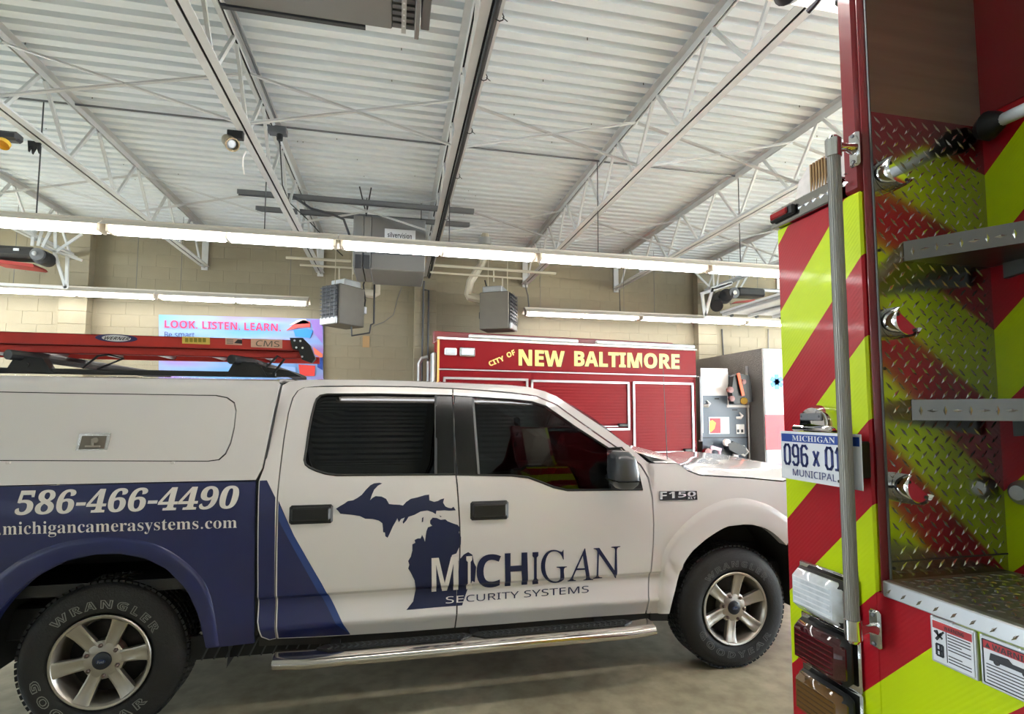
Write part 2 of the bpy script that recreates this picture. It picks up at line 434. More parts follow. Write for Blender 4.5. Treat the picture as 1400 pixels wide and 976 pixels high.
JN = {-3: 'white open-web roof joist ending beside the left wall pilaster', -2: 'white open-web roof joist ending on the wall above the banner',
      -1: 'white open-web roof joist carrying the small spotlight', 0: 'white open-web roof joist with a black cable strapped along it',
      1: 'white open-web roof joist first to the right of the cable joist', 2: 'white open-web roof joist second to the right of the cable joist',
      3: 'white open-web roof joist nearest the raised garage door', -4: 'white open-web roof joist above the left door opener', -5: 'leftmost white open-web roof joist at the far left wall',
      4: 'white open-web roof joist above the raised garage door', 5: 'rightmost white open-web roof joist above the open bays'}
j0['label'] = JN[-5]
for k in range(-4, 6): dup(j0, (JX[k+5]-JX[0], 0, 0), JN[k])

# X bridging between joists, three rows
BR = {4.84: 'near', 7.29: 'far', 2.39: 'overhead'}
for yb, nm in BR.items():
    for k in range(-4, 5):
        xa, xb = JX[k+5], JX[k+6]
        if k == -1 and nm == 'overhead': continue
        t = thing('cross_brace', 'thin white cross brace of the %s row, bay %s' % (nm, {-4: 'at far left wall', -3: 'over left door opener', -2: 'left of the spotlight joist', -1: 'over the grey air unit', 0: 'right of the cable joist', 1: 'two right of the cable joist', 2: 'beside the raised door', 3: 'over the raised door', 4: 'over the open bay'}[k]), 'brace', ((xa+xb)/2, yb, ZB+.03), 'cross bracing between the roof joists')
        for d in (0, 1):
            za, zb = (ZT-.08, ZB+.03) if d == 0 else (ZB+.03, ZT-.08)
            ya, yc = (yb+.05, yb-.06) if d == 0 else (yb-.06, yb+.05)
            obj('brace_bar', MB().bar((xa+.02, ya, za), (xb-.02, yc, zb), .006, .034, (0, 1, .3)).bar((xa+.02, ya, za-.015), (xb-.02, yc, zb-.015), .03, .005), M_STEEL, t, 0)

# ================================================================== FLUORESCENT ROWS
FL = 2.2
def fixture(x0, yc, z0, label, group, on=True, hang=True):
    t = thing('strip_light', label, 'light', (x0+FL/2, yc, z0+.13), group)
    x1 = x0+FL-.01; r = MB()
    pr = [(-.165, .045), (-.06, .115), (-.06, .135), (.06, .135), (.06, .115), (.165, .045), (.16, .041), (.055, .105), (-.055, .105), (-.16, .041)]
    r.prism([(x0, yc+a, z0+b) for a, b in pr], (x1-x0, 0, 0)); obj('reflector', r, M_FIX, t, 0)
    for s in (-1, 1):
        for h in range(2):
            a = x0+.06+h*(FL/2-.04); b = a+FL/2-.1
            obj('lamp_tube', MB().cyl((a, yc+s*.055, z0+.022), (b, yc+s*.055, z0+.022), .019, 10), M_TUBE if on else M_TUBE_OFF, t)
    for xx in (x0+.035, x0+FL/2+.005, x1-.035):
        obj('lamp_socket', MB().box((xx-.014, yc-.075, z0+.002), (xx+.014, yc+.075, z0+.106), .004), M_FIX, t)
    if hang:
        for xx in (x0+.3, x1-.3): obj('hanger', MB().cyl((xx, yc, z0+.13), (xx, yc, DECK), .004, 5), M_GREY, t)
    return t
ROW1 = [-7.21, -5.01, -2.81, -.61, 1.59, 3.79]
names1 = ['far left end of the near row', 'beside the left door opener', 'above the red ladder', 'before the grey air unit', 'above the gold lettering', 'before the raised door']
for x, n in zip(ROW1, names1): fixture(x, 5.93, 3.44, 'lit fluorescent strip light in the near hanging row, ' + n, 'near row of fluorescent lights', hang=False)
for x, n in ((-8.0, 'far left'), (-5.8, 'left of the banner'), (-3.6, 'directly above the banner')): fixture(x+.03, 9.1, 3.405, 'lit fluorescent strip light near the block wall, ' + n, 'wall-side fluorescent lights')
for x, n in ((2.2, 'over the red fire truck'), (4.4, 'under the raised garage door'), (6.6, 'over the ambulance')): fixture(x, 9.1, 3.40, 'lit fluorescent strip light near the block wall, ' + n, 'wall-side fluorescent lights')
for j, yr in enumerate((1.78,)):
    for i in range(4):
        fixture(-.6+2.2*i, yr, 3.44, 'fluorescent strip light %s of the %s row overhead' % (['first', 'second', 'third', 'fourth'][i], ['nearest', 'rearmost'][j]), 'overhead rows of fluorescent lights')
# hanger rods of the near row
for k, (u, v0) in enumerate(((62, 240), (351, 240), (602, 310), (820, 285), (1013, 300))):
    p = onZ(u, v0+60, 3.58); x = p.x
    for yh in (5.93,):
        c = min(JX, key=lambda q: abs(q-x))
        tag(obj('hanger_rod', MB().cyl((x, yh, 3.572), (x, yh, ZT), .006, 6), M_DGREY), 'thin dark hanger rod holding the near light row, %s along it' % ['first', 'second', 'third', 'fourth', 'fifth'][k], 'rod', 'hanger rods of the near light row')

# conduit on the deck and cables
tag(obj('roof_conduit', MB().tube([(-4.6, onZ(400, 175, 4.69).y, 4.69), (5.2, onZ(400, 175, 4.69).y, 4.69)], .010, 6), M_STRUT), 'thin grey conduit running straight across under the roof deck', 'conduit')
xc = JX[5]
tag(obj('cable_bundle', MB().tube([(xc+.03, YF+1, ZB-.018)]+[(xc+.03+random.uniform(-.006, .006), yk*.6-6, ZB-.018) for yk in range(1, 26) if yk*.6-6 > -5]+[(xc+.03, WY-.2, ZB-.018)], .02, 8), M_BLACK), 'thick black cable strapped under the middle roof joist', 'cable')
cl = MB()
for y, tn in ((3.05, 'nearest the viewer'), (3.65, 'second from the viewer'), (4.4, 'third from the viewer'), (5.3, 'fourth from the viewer'), (6.5, 'farthest from the viewer')):
    cl = MB().tube([(xc+.05+.03*math.cos(a*.8), y, ZB-.018+.03*math.sin(a*.8)) for a in range(9)], .004, 5).cyl((xc+.07, y, ZB-.02), (xc+.1, y-.01, ZB-.05), .003, 5)
    tag(obj('cable_tie', cl, M_BLACK), 'black cable tie round the roof cable, '+tn, 'cable tie', 'ties on the roof cable')
# junction box with hanging cord on the spotlight joist
jb = thing('junction_box', 'grey junction box with black drop cord on a roof joist', 'electrical box', onZ(382, 178, 4.62))
p = onZ(380, 180, 4.62)
obj('box', MB().box(p+Vector((-.09, -.05, -.03)), p+Vector((.09, .05, .04)), .006), M_STRUT, jb); obj('plug', MB().cyl(p+Vector((.02, 0, -.09)), p+Vector((.02, 0, -.03)), .03, 10), M_BLACK, jb)
obj('cord', MB().tube([p+Vector((.02, 0, -.09)), p+Vector((.03, .05, -.3)), p+Vector((.0, .3, -.45)), p+Vector((-.02, .8, -.45)), p+Vector((.05, 1.6, -.35)), p+Vector((.3, 2.2, -.5)), p+Vector((.45, 2.4, -.6))], .007, 6), M_BLACK, jb)
# spotlight
sp = thing('spotlight', 'small bronze can spotlight clamped under a roof joist', 'spotlight', onZ(318, 185, ZB)); p = onZ(314, 194, 4.0)
d = Vector((.55, -.55, -.62)).normalized()
obj('can', MB().lathe([(0, -.07), (.04, -.07), (.052, -.04), (.055, .05), (.052, .05), (.045, .0), (0, -.01)], p, d, 20), mat('bronze_can', (150, 140, 120), .3, metal=.8), sp)
obj('rim', MB().lathe([(.05, .045), (.06, .05), (.06, .065), (.05, .065)], p, d, 20), mat('bronze_rim', (170, 150, 120), .25, metal=.8), sp)
obj('bulb', MB().lathe([(0, .05), (.03, .045), (.047, .03)], p, d, 16), M_PLATE, sp)
obj('clamp', MB().box(p+Vector((-.02, -.02, .03)), Vector((max(p.x+.05, JX[4]-.02), p.y+.03, ZB+.002)), .004), M_BLACK, sp)
# emergency lamp head and black clip far left
q = onZ(14, 189, 4.06); eb = thing('work_lamp', 'small amber work lamp hanging at the far left joist', 'lamp', q)
obj('lamp_body', MB().box(q+Vector((-.08, -.05, -.03)), q+Vector((.08, .05, .05)), .02), M_DGREY, eb); obj('lens', MB().lathe([(0, 0), (.05, .01), (.05, .05)], q+Vector((-.02, -.03, -.05)), (0, -.5, -.8), 14), mat('amber_lens', (235, 190, 70), .2), eb)
q = onZ(46, 200, 4.06)
tag(obj('spring_clip', MB().prism([q+Vector(k) for k in ((-.05, 0, .05), (.05, 0, .05), (.04, 0, -.06), (.02, 0, 0), (-.01, 0, -.07), (-.02, 0, 0), (-.04, 0, -.05))], (0, .02, 0)), M_BLACK), 'black spring clip hanging from the far left joist', 'clip')

# ================================================================== HEATING UNITS AND PIPES
# grey air unit on struts
YU = 7.4
for k, (a, b) in enumerate((((325, 262), (648, 290)), ((350, 288), (642, 305)))):
    yk = YU-.25 if k == 0 else YU+.35
    A = onY(*a, yk); B = onY(*b, yk); B.z = A.z = (A.z+B.z)/2
    m_ = MB().box((A.x, yk-.03, A.z-.03), (B.x, yk-.025, A.z+.03)).box((A.x, yk-.03, A.z+.025), (B.x, yk+.03, A.z+.03)).box((A.x, yk+.025, A.z-.03), (B.x, yk+.03, A.z+.03))
    tag(obj('strut_channel', m_, M_STRUT, None, 0), 'long grey strut channel over the air unit, %s of the pair' % ('upper' if k == 0 else 'lower'), 'strut', 'strut channels carrying the air unit')
t = thing('air_unit', 'large grey hanging air unit with a white label', 'air unit', onY(535, 375, YU))
a = onY(487, 290, YU); b = onY(581, 372, YU); x0, x1, z0, z1 = a.x, b.x, b.z, 4.36
obj('casing', MB().box((x0+.2, YU, z0), (x1, YU+.9, z1), .012), M_GREY, t)
obj('filter_box', MB().box((x0-.03, YU-.03, z0+.02), (x0+.1, YU+.85, z1-.02), .01).box((x0+.105, YU-.03, z0+.02), (x0+.2, YU+.85, z1-.02), .01), mat('grey_unit_side', (124, 124, 124), .45), t)
for k in range(2):
    xa = x0+.0+k*.11; obj('vent', MB().box((xa, YU-.045, z0-.01), (xa+.085, YU-.03, z0+.18), .004), M_DGREY, t)
obj('panel_seam', MB().box((x0+.2, YU-.004, z0+.22), (x1, YU, z0+.228)), M_DGREY, t)
A = onY(526, 312, YU-.01); B = onY(568, 326, YU-.01)
lb = obj('label_plate', MB().box((A.x, YU-.008, B.z-.03), (B.x, YU-.001, A.z), .002), M_PLATE, t)
text_on('label_lettering', 'silvervision', quad((530, 324), (563, 327), (530, 317), (563, 319.5), lambda u, v: onY(u, v, YU-.01)), M_INK, lb, k='sansb')
for xx in (x0+.12, x1-.05):
    obj('suspension_rod', MB().cyl((xx, YU+.3, z1-.02), (xx, YU+.3, ZT), .007, 6), M_DGREY, t)
obj('bracing', MB().bar((x0+.05, YU-.2, ZT-.05), (x0+.14, YU+.1, z1), .015, .015).bar((x0+.2, YU-.2, ZT-.05), (x0+.12, YU+.1, z1), .015, .015), M_DGREY, t, 0)
tag(obj('flex_conduit', MB().tube([onY(400, 268, 7.1), onY(425, 285, 7.1), onY(455, 293, 7.1), onY(470, 300, 7.15), onY(478, 322, 7.2)], .016, 7), M_DGREY), 'dark flexible conduit drooping left of the grey air unit', 'conduit')
# second air unit overhead
t = thing('air_unit', 'large dark grey louvred air unit overhead at the top edge', 'air unit', onZ(440, 30, 4.2))
a = onZ(315, 8, 4.2); yb = 3.47
obj('casing', MB().box((-1.07, 2.2, 4.2), (-.06, yb, 4.62), .008), M_GREY, t)
obj('edge_flange', MB().box((-1.1, yb, 4.19), (-.23, yb+.03, 4.21)), M_DGREY, t)
for k in range(22): obj('louvre', MB().box((-.055, 2.25+k*.055, 4.2), (.08, 2.28+k*.055, 4.215)), M_STRUT, t, 0)
obj('louvre_frame', MB().box((-.06, 2.2, 4.215), (.085, yb, 4.6), .004), M_GREY, t)
obj('perforated_strut', MB().box((.0, 2.2, 4.185), (.03, yb, 4.2)), M_GALV, t)
for k in range(24): obj('strut_hole', MB().cyl((.015, 2.25+k*.05, 4.1845), (.015, 2.25+k*.05, 4.1855), .008, 8), M_PLATE, t)
obj('end_channel', MB().box((.085, 2.2, 4.17), (.115, yb+.02, 4.6), .004).box((.125, 2.2, 4.2), (.18, yb-.04, 4.6), .004), M_GREY, t)
for s in (2.4, 3.3):
    for xx in (-.9, .1): obj('suspension_rod', MB().cyl((xx, s, 4.58), (xx, s, DECK), .008, 6), M_DGREY, t)

def heater(name, label, c, yaw, sx=.5, sy=.42, sz=.62, flip=1):
    t = thing(name, label, 'heater', (c[0], c[1], c[2]-sz/2), 'gas unit heaters under the roof')
    R = Matrix.Translation(c) @ Matrix.Rotation(yaw, 4, 'Z')
    def P(n, mb, m, par=t): return obj(n, mb.xf(R), m, par)
    P('casing', MB().box((-sx/2, -sy/2, -sz/2), (sx/2, sy/2, sz/2), .012), M_GREY2)
    g = P('grille', MB().box((-sx/2-.02, -sy/2+.03, -sz/2+.08), (-sx/2-.001, sy/2-.03, sz/2-.02), .004), M_BLACK)
    for k in range(9): P('louvre', MB().box((-sx/2-.05, -sy/2+.03, -sz/2+.1+k*.058), (-sx/2-.015, sy/2-.03, -sz/2+.112+k*.058)), M_DGREY, g)
    for k in range(4): P('grille_bar', MB().box((-sx/2-.055, -sy/2+.06+k*.09, -sz/2+.08), (-sx/2-.048, -sy/2+.068+k*.09, sz/2-.02)), M_STRUT, g)
    P('draft_hood', MB().box((-.12, -sy/2+.05, sz/2), (sx/2-.03, sy/2-.05, sz/2+.11), .015), M_GALV)
    P('deflector', MB().box((-sx/2-.045, -sy/2+.03, -sz/2+.0), (-sx/2-.005, sy/2-.03, -sz/2+.12), .008), M_GALV)
    P('gas_valve', MB().box((sx/2, -.06, -.1), (sx/2+.07, .04, .02), .01).cyl((sx/2+.02, -.06, -.04), (sx/2+.02, -.11, -.04), .04, 12), M_BLACK)
    P('control_box', MB().box((sx/2, -sy/2, -.08), (sx/2+.05, -sy/2+.09, .03), .006), M_PLATE)
    P('lead', MB().tube([(sx/2+.03, -sy/2+.04, .02), (sx/2+.06, -sy/2+.05, .15), (sx/2-.02, -sy/2+.02, .38), (sx/2+.05, -sy/2+.0, .62)], .012, 6), M_BLACK)
    for a in (-sx/2+.08, sx/2-.08): P('suspension_rod', MB().cyl((a, 0, sz/2), (a, 0, ZT-c[2]-.3), .006, 6), M_BEIGE)
    return R
R1 = heater('unit_heater', 'grey-brown gas unit heater facing left beside the banner', Vector((-.82, 8.75, 3.34)), math.radians(46))
R2 = heater('unit_heater', 'grey-brown gas unit heater facing right behind the red fire truck', Vector((1.66, 8.75, 3.36)), math.radians(180-28))
def pipe(name, label, pts, r, m=M_BEIGE, n=10): return tag(obj(name, MB().tube(pts, r, n), m), label, 'pipe')
YP = 8.75
pipe('flue_pipe', 'short white flue elbow behind the left heater', [Vector((-.6, 8.9, 3.62)), onY(512, 402, 9.0), onY(512, 402, 9.0)+Vector((.02, .0, -.0)), onY(512, 402, 9.0)+Vector((.02, .02, .4)), onY(512, 402, 9.0)+Vector((.02, .02, 1.0))], .075)
fl2 = pipe('flue_pipe', 'white flue pipe elbow left of the right heater', [Vector((1.45, 8.9, 3.6)), onY(640, 405, 8.9), onY(640, 405, 8.9)+Vector((0, 0, .03)), onY(643, 385, 8.9), onY(658, 362, 8.9), onY(663, 345, 8.9), onY(663, 320, 8.9)], .07)
obj('flue_collar', MB().tube([onY(663, 335, 8.9), onY(663, 326, 8.9)], .11, 14), M_GALV, fl2)
pipe('support_pipe', 'white horizontal pipe left of the air unit vents', [onY(391, 352, YP), onY(480, 357, YP)], .022)
pipe('support_pipe', 'thin white horizontal pipe above the left heater', [onY(410, 362, YP), onY(490, 367, YP)], .017)
pipe('support_pipe', 'white horizontal pipe above the right heater', [onY(588, 362, YP), onY(760, 374, YP)], .024)
pipe('support_pipe', 'thin white horizontal pipe just above the right heater', [onY(588, 372, YP), onY(715, 381, YP)], .016)
for k, (u, v, v2) in enumerate(((464, 365, 385), (483, 357, 375), (675, 368, 385), (687, 380, 395))):
    pipe('drop_pipe', 'short white drop pipe over a heater, %s from the left' % ['first', 'second', 'third', 'fourth'][k], [onY(u, v, YP), onY(u, v2, YP)], .012)
pipe('gas_pipe', 'dark gas pipe looping under the left heater', [onY(480, 436, 8.72), onY(481, 459, 8.7), onY(505, 455, 8.7), onY(507, 444, 8.7), onY(511, 442, 8.7), onY(512, 380, 8.8), onY(514, 376, 8.8), onY(577, 380, 9.54)], .014, M_DGREY, 7)
pipe('wall_conduit', 'dark conduit pair left pipe on the middle pilaster', [onY(580, 384, 9.45), onY(579, 396, 9.5), onY(577, 500, 9.5), onY(577, 560, 9.5)], .016, M_DGREY, 7)
pipe('wall_conduit', 'dark conduit pair right pipe on the middle pilaster', [onY(580, 396, 9.5), onY(586, 397, 9.5), onY(585, 500, 9.5), onY(585, 560, 9.5)], .016, M_DGREY, 7)
pipe('hose_loop', 'grey curved conduit beside the fire truck rear', [onY(573, 530, 8.3), onY(573, 497, 8.3), onY(577, 490, 8.3), onY(585, 488, 8.3)], .03, M_GALV, 8)
pipe('stand_pipe', 'brass topped standpipe beside the fire truck rear', [onY(586, 530, 8.3), onY(586, 494, 8.3)], .03, M_GALV, 10)
tag(obj('wall_notice', MB().box(onY(496, 459, WY-.012), onY(505, 475, WY-.006)), mat('cardboard', (172, 138, 96), .8)), 'small brown card fixed to the wall under the left heater', 'card')
pipe('wall_wire', 'thin grey wire drooping down the wall between heaters', [onY(549, 393, WY-.02), onY(543, 410, WY-.02), onY(538, 430, WY-.02), onY(525, 440, WY-.02), onY(510, 446, WY-.02)], .006, M_GREY, 5)
pipe('light_cord', 'thin dark cord from the roof to the wall-side lights', [onY(847, 396, WY-.3), onY(848, 431, 9.2)], .008, M_DGREY, 5)
pipe('light_cord', 'curved grey cord feeding the end of the wall-side lights', [onY(718, 389, WY-.2), onY(722, 405, 9.3), onY(724, 428, 9.15)], .012, M_GREY, 6)
pipe('wall_cable', 'dark vertical cable on the wall right of the fire truck', [onY(987, 450, WY-.02), onY(989, 486, WY-.02), onY(991, 560, WY-.02)], .014, M_DGREY, 5)
pipe('wall_cable', 'thin vertical cable on the wall above the ambulance', [onY(1050.5, 450, WY-.02), onY(1050.5, 560, WY-.02)], .01, M_GREY, 5)

pipe('deck_conduit', 'grey conduit running under the deck to the junction box', [onZ(308, -8, 4.685), onZ(345, 80, 4.685), onZ(377, 163, 4.66)], .013, M_STRUT, 7)
pipe('loose_wire', 'short white wire hanging below the spotlight joist', [onZ(336, 207, 4.1), onZ(332, 216, 4.02), onZ(332, 228, 3.95), onZ(334, 238, 3.93)], .007, M_WTEXT, 6)
# banner (a printed cloth)
t = thing('banner', 'blue and purple printed banner reading look listen learn', 'banner', onY(330, 515, WY-.03))
def bnr(u, v): return onY(u, v, WY-.03)
rows_ = []
for j in range(9):
    r_ = []
    for i in range(25):
        a, b = i/24, j/8; u = 217+(442-217)*a; v = (430+(436-430)*a)+(526-430)*b
        p = bnr(u, v); p.y += .006*math.sin(a*17)+.004*math.sin(a*41+b*5); r_.append(p)
    rows_.append(r_)
def banner_mat():
    m = bpy.data.materials.new('banner_print'); m.use_nodes = True; nt = m.node_tree; b = nt.nodes['Principled BSDF']; L = nt.links.new
    tc = nt.nodes.new('ShaderNodeTexCoord'); n = nt.nodes.new('ShaderNodeTexNoise'); n.inputs['Scale'].default_value = 1.6; n.inputs['Detail'].default_value = 1
    mp = nt.nodes.new('ShaderNodeMapping'); mp.inputs['Scale'].default_value = (.5, 1, 2); L(tc.outputs['Object'], mp.inputs[0]); L(mp.outputs[0], n.inputs['Vector'])
    r = nt.nodes.new('ShaderNodeValToRGB'); e = r.color_ramp.elements; e[0].position = .32; e[0].color = (*lin((96, 152, 208)), 1); e[1].position = .7; e[1].color = (*lin((150, 104, 178)), 1)
    x = e.new(.5); x.color = (*lin((132, 156, 208)), 1)
    L(n.outputs['Fac'], r.inputs[0]); L(r.outputs[0], b.inputs['Base Color']); b.inputs['Roughness'].default_value = .6
    return m
cloth = MB().grid(rows_); back = MB().grid([[p+Vector((0, .006, 0)) for p in r_] for r_ in rows_]); cloth.add(back.v, back.f)
bo = obj('cloth', cloth, banner_mat(), t)
bf = lambda u, v: onY(u, v, WY-.046)
for wd, u0, u1 in (('LOOK.', 225, 270), ('LISTEN.', 276.5, 328.5), ('LEARN.', 334, 384)): text_on('headline', wd, quad((u0, 448+.031*(u0-225)), (u1, 448+.031*(u1-225)), (u0, 437.5+.031*(u0-225)), (u1, 437.5+.031*(u1-225)), bf), M_PINK, bo, k='sansb')
text_on('subline', 'Be', quad((225, 461), (235, 461.2), (225, 453.5), (235, 453.8), bf), M_NAVY, bo, k='sans')
text_on('subline', 'smart', quad((239, 461.2), (266, 461.8), (239, 453.8), (266, 454.5), bf), M_NAVY, bo, k='sans')
def bpoly(name, pts, m): obj(name, MB().prism([bf(*p) for p in pts], (0, .004, 0)), m, bo, 0)
bpoly('printed_shape', [(391, 452), (402, 443), (415, 437), (424, 440), (424, 447), (408, 448)], mat('print_red', (226, 80, 76), .6))
bpoly('printed_shape', [(396, 444), (408, 437), (418, 436), (423, 442), (410, 443)], M_PLATE)
bpoly('printed_shape', [(401, 451), (420, 449), (428, 452), (424, 462), (404, 460)], mat('print_blue', (46, 140, 224), .6))
bpoly('printed_shape', [(424, 437), (441, 437), (441, 470), (430, 456)], mat('print_purple', (150, 120, 200), .6))
bpoly('printed_shape', [(428, 474), (441, 484), (441, 490), (430, 484)], mat('print_orange', (236, 120, 90), .6))
bpoly('printed_shape', [(433, 490), (441, 488), (441, 506), (434, 502)], M_PBLUE)
bpoly('printed_shape', [(385, 500), (404, 502), (403, 518), (384, 517)], mat('print_pale_blue', (140, 170, 220), .6))
bpoly('printed_shape', [(408, 498), (431, 500), (430, 514), (410, 514)], mat('print_red2', (214, 60, 56), .6))

# ================================================================== PICKUP TRUCK
YC = 4.21            # centre line of the pickup
def prof_interp(tab, z):
    if z <= tab[0][0]: return tab[0][1]
    for (a, ya), (b, yb) in zip(tab, tab[1:]):
        if z <= b:
            t = (z-a)/(b-a); return ya+(yb-ya)*t
    return tab[-1][1]
CAB = [(.40, 3.275), (.455, 3.245), (.50, 3.222), (.53, 3.226), (.60, 3.238), (.655, 3.236), (.675, 3.216), (.72, 3.210), (.9, 3.198), (1.1, 3.196), (1.22, 3.206), (1.31, 3.226), (1.40, 3.256), (1.86, 3.43), (1.93, 3.50), (2.0, 3.6)]
CAP = [(.40, 3.26), (.5, 3.235), (.66, 3.225), (.9, 3.205), (1.1, 3.20), (1.22, 3.205), (1.29, 3.22), (1.8, 3.30), (1.84, 3.32), (1.87, 3.36), (1.95, 3.45)]
S_cab = lambda z: prof_interp(CAB, z)
S_cap = lambda z: prof_interp(CAP, z)
def hit(u, v, S, off=0.):
    y = 3.25
    for _ in range(25):
        p = onY(u, v, y); y = .5*y+.5*(S(p.z)-off)
    return onY(u, v, y)
def px(pts, S): return [(lambda p: (p.x, p.z))(hit(u, v, S)) for u, v in pts]
def smooth_poly(pts, closed=True, sub=3):
    n = len(pts); out = []
    for i in range(n if closed else n-1):
        p0, p1, p2, p3 = (pts[(i-1) % n], pts[i], pts[(i+1) % n], pts[(i+2) % n]) if closed else (pts[max(i-1, 0)], pts[i], pts[i+1], pts[min(i+2, n-1)])
        for k in range(sub):
            t = k/sub
            out.append(tuple(.5*((2*p1[j])+(-p0[j]+p2[j])*t+(2*p0[j]-5*p1[j]+4*p2[j]-p3[j])*t*t+(-p0[j]+3*p1[j]-3*p2[j]+p3[j])*t**3) for j in (0, 1)))
    if not closed: out.append(pts[-1])
    return out
def inside(p, poly):
    c = False; n = len(poly)
    for i in range(n):
        a, b = poly[i], poly[i-1]
        if (a[1] > p[1]) != (b[1] > p[1]) and p[0] < (b[0]-a[0])*(p[1]-a[1])/(b[1]-a[1])+a[0]: c = not c
    return c
def area2(p): return sum(p[i-1][0]*p[i][1]-p[i][0]*p[i-1][1] for i in range(len(p)))
def clean(p):
    q = []
    for a in p:
        if not q or math.hypot(a[0]-q[-1][0], a[1]-q[-1][1]) > .004: q.append(a)
    if math.hypot(q[0][0]-q[-1][0], q[0][1]-q[-1][1]) < .004: q.pop()
    return q if area2(q) > 0 else q[::-1]
def resample(tab, n=3):
    out = []
    for i in range(len(tab)-1):
        p0, p1_, p2_, p3_ = tab[max(i-1, 0)], tab[i], tab[i+1], tab[min(i+2, len(tab)-1)]
        h = p2_[0]-p1_[0]
        m1 = (p2_[1]-p0[1])/(p2_[0]-p0[0]); m2 = (p3_[1]-p1_[1])/(p3_[0]-p1_[0])
        for k in range(n):
            t = k/n; out.append((p1_[0]+h*t, (2*t**3-3*t*t+1)*p1_[1]+(t**3-2*t*t+t)*h*m1+(-2*t**3+3*t*t)*p2_[1]+(t**3-t*t)*h*m2))
    return out+[tab[-1]]
CAB[:] = resample(CAB); CAP[:] = resample(CAP)
def drape(mb, S, off=0., mirror=False):
    """cut a flat mesh along the breaks of the body profile and lay it on y = S(z)-off"""
    bm = bmesh.new(); vv = [bm.verts.new(p) for p in mb.v]
    for f in mb.f:
        try: bm.faces.new([vv[i] for i in f])
        except ValueError: pass
    zs = [v.co.z for v in bm.verts]; z0, z1 = min(zs), max(zs)
    for z, _ in (CAP if S is S_cap else CAB):
        if z0+1e-4 < z < z1-1e-4:
            bmesh.ops.bisect_plane(bm, geom=bm.verts[:]+bm.edges[:]+bm.faces[:], dist=1e-5, plane_co=(0, 0, z), plane_no=(0, 0, 1))
    out = MB(); bm.verts.index_update()
    for v in bm.verts:
        y = S(v.co.z)-off; out.v.append(Vector((v.co.x, 2*YC-y if mirror else y, v.co.z)))
    out.f = [tuple(v.index for v in f.verts) for f in bm.faces]; bm.free()
    return out
def sheet(outline, S, off=0., thick=.022, step=None, holes=(), mirror=False):
    """mesh an (x, z) outline on the body surface y = S(z)-off with a rim turned inwards"""
    outline = clean(outline); vs_ = [Vector(p) for p in outline]; es = [(i, (i+1) % len(outline)) for i in range(len(outline))]
    hs = []
    for h in holes:
        h = clean(h); hs.append(h); o = len(vs_); vs_ += [Vector(p) for p in h]; es += [(o+i, o+(i+1) % len(h)) for i in range(len(h))]
    V, E_, Fc, ov, oe, of = delaunay_2d_cdt(vs_, es, [], 0, 1e-6)
    fl = MB(); fl.v = [Vector((p[0], 0, p[1])) for p in V]
    for f in Fc:
        c = (sum(V[i][0] for i in f)/len(f), sum(V[i][1] for i in f)/len(f))
        if inside(c, outline) and not any(inside(c, h) for h in hs): fl.f.append(tuple(f))
    mb = drape(fl, S, off, mirror)
    if thick:
        n = len(mb.v); tri = list(mb.f); ec = set()
        for f in tri:
            for i in range(len(f)): ec.add((f[i], f[(i+1) % len(f)]))
        s = -1 if mirror else 1
        mb.v += [p+Vector((0, s*thick, 0)) for p in mb.v]
        mb.f += [tuple(i+n for i in f)[::-1] for f in tri]+[(a, a+n, b+n, b) for a, b in ec if (b, a) not in ec]
    return mb

trk = thing('pickup_truck', 'white crew cab pickup with blue rear wrap, cap and lettering', 'pickup truck', (.38, YC, 0))
def tp(name, outline, S, m, par=trk, sm=22, **kw): return obj(name, sheet(outline, S, **kw), m, par, sm)

# --- outlines in photo pixels
B_SH = [(619, 532), (620, 560), (621.5, 605), (622.5, 640), (625, 662), (627, 690), (628.5, 715), (629, 735), (628.5, 765), (627, 795), (625, 825), (622, 858)]
R_SH = [(417, 529.5), (408, 534), (401, 544), (395, 565), (389, 600), (384, 640), (380, 680), (378, 740), (377, 797), (377.5, 840), (379, 873)]
F_SH = [(732, 542), (760, 554), (786, 573), (810, 590), (836, 608), (860, 624), (875, 637), (885, 653), (891, 680), (893, 715), (892.5, 745), (889, 782), (886, 815), (882, 838.5)]
def shift(p, d): return [(a+d, b) for a, b in p]
rear_door = px(R_SH[::-1]+[(450, 529), (500, 528.7), (560, 529.5)]+shift(B_SH, -.9)+[(560, 863), (480, 868), (430, 871)], S_cab)
front_door = px(shift(B_SH[::-1], .9)+[(660, 534.5), (700, 538)]+F_SH+[(800, 844), (700, 852)], S_cab)
RW = [(416.3, 629), (419, 612), (422, 590), (426, 569), (430, 553), (433, 545.5), (438, 541), (447, 539.2), (520, 539), (618, 541), (620, 575), (622, 648.5), (460, 649.5), (445, 647.4), (432, 643.2), (423, 639), (418, 635)]
FW = [(621.5, 541), (700, 546.5), (727, 549.5), (746, 555.5), (787, 584), (832, 613), (850, 612), (864, 628), (873, 648), (878.5, 669), (776, 670), (757, 666), (741, 659.5), (722, 652.5), (700, 650), (624.5, 649)]
rw = px(RW, S_cab); fw = px(FW, S_cab)
d1 = tp('rear_door', rear_door, S_cab, M_WHITE, holes=(rw,)); d2 = tp('front_door', front_door, S_cab, M_WHITE, holes=(fw,))
tp('far_rear_door', rear_door, S_cab, M_WHITE, holes=(rw,), mirror=True); tp('far_front_door', front_door, S_cab, M_WHITE, holes=(fw,), mirror=True)
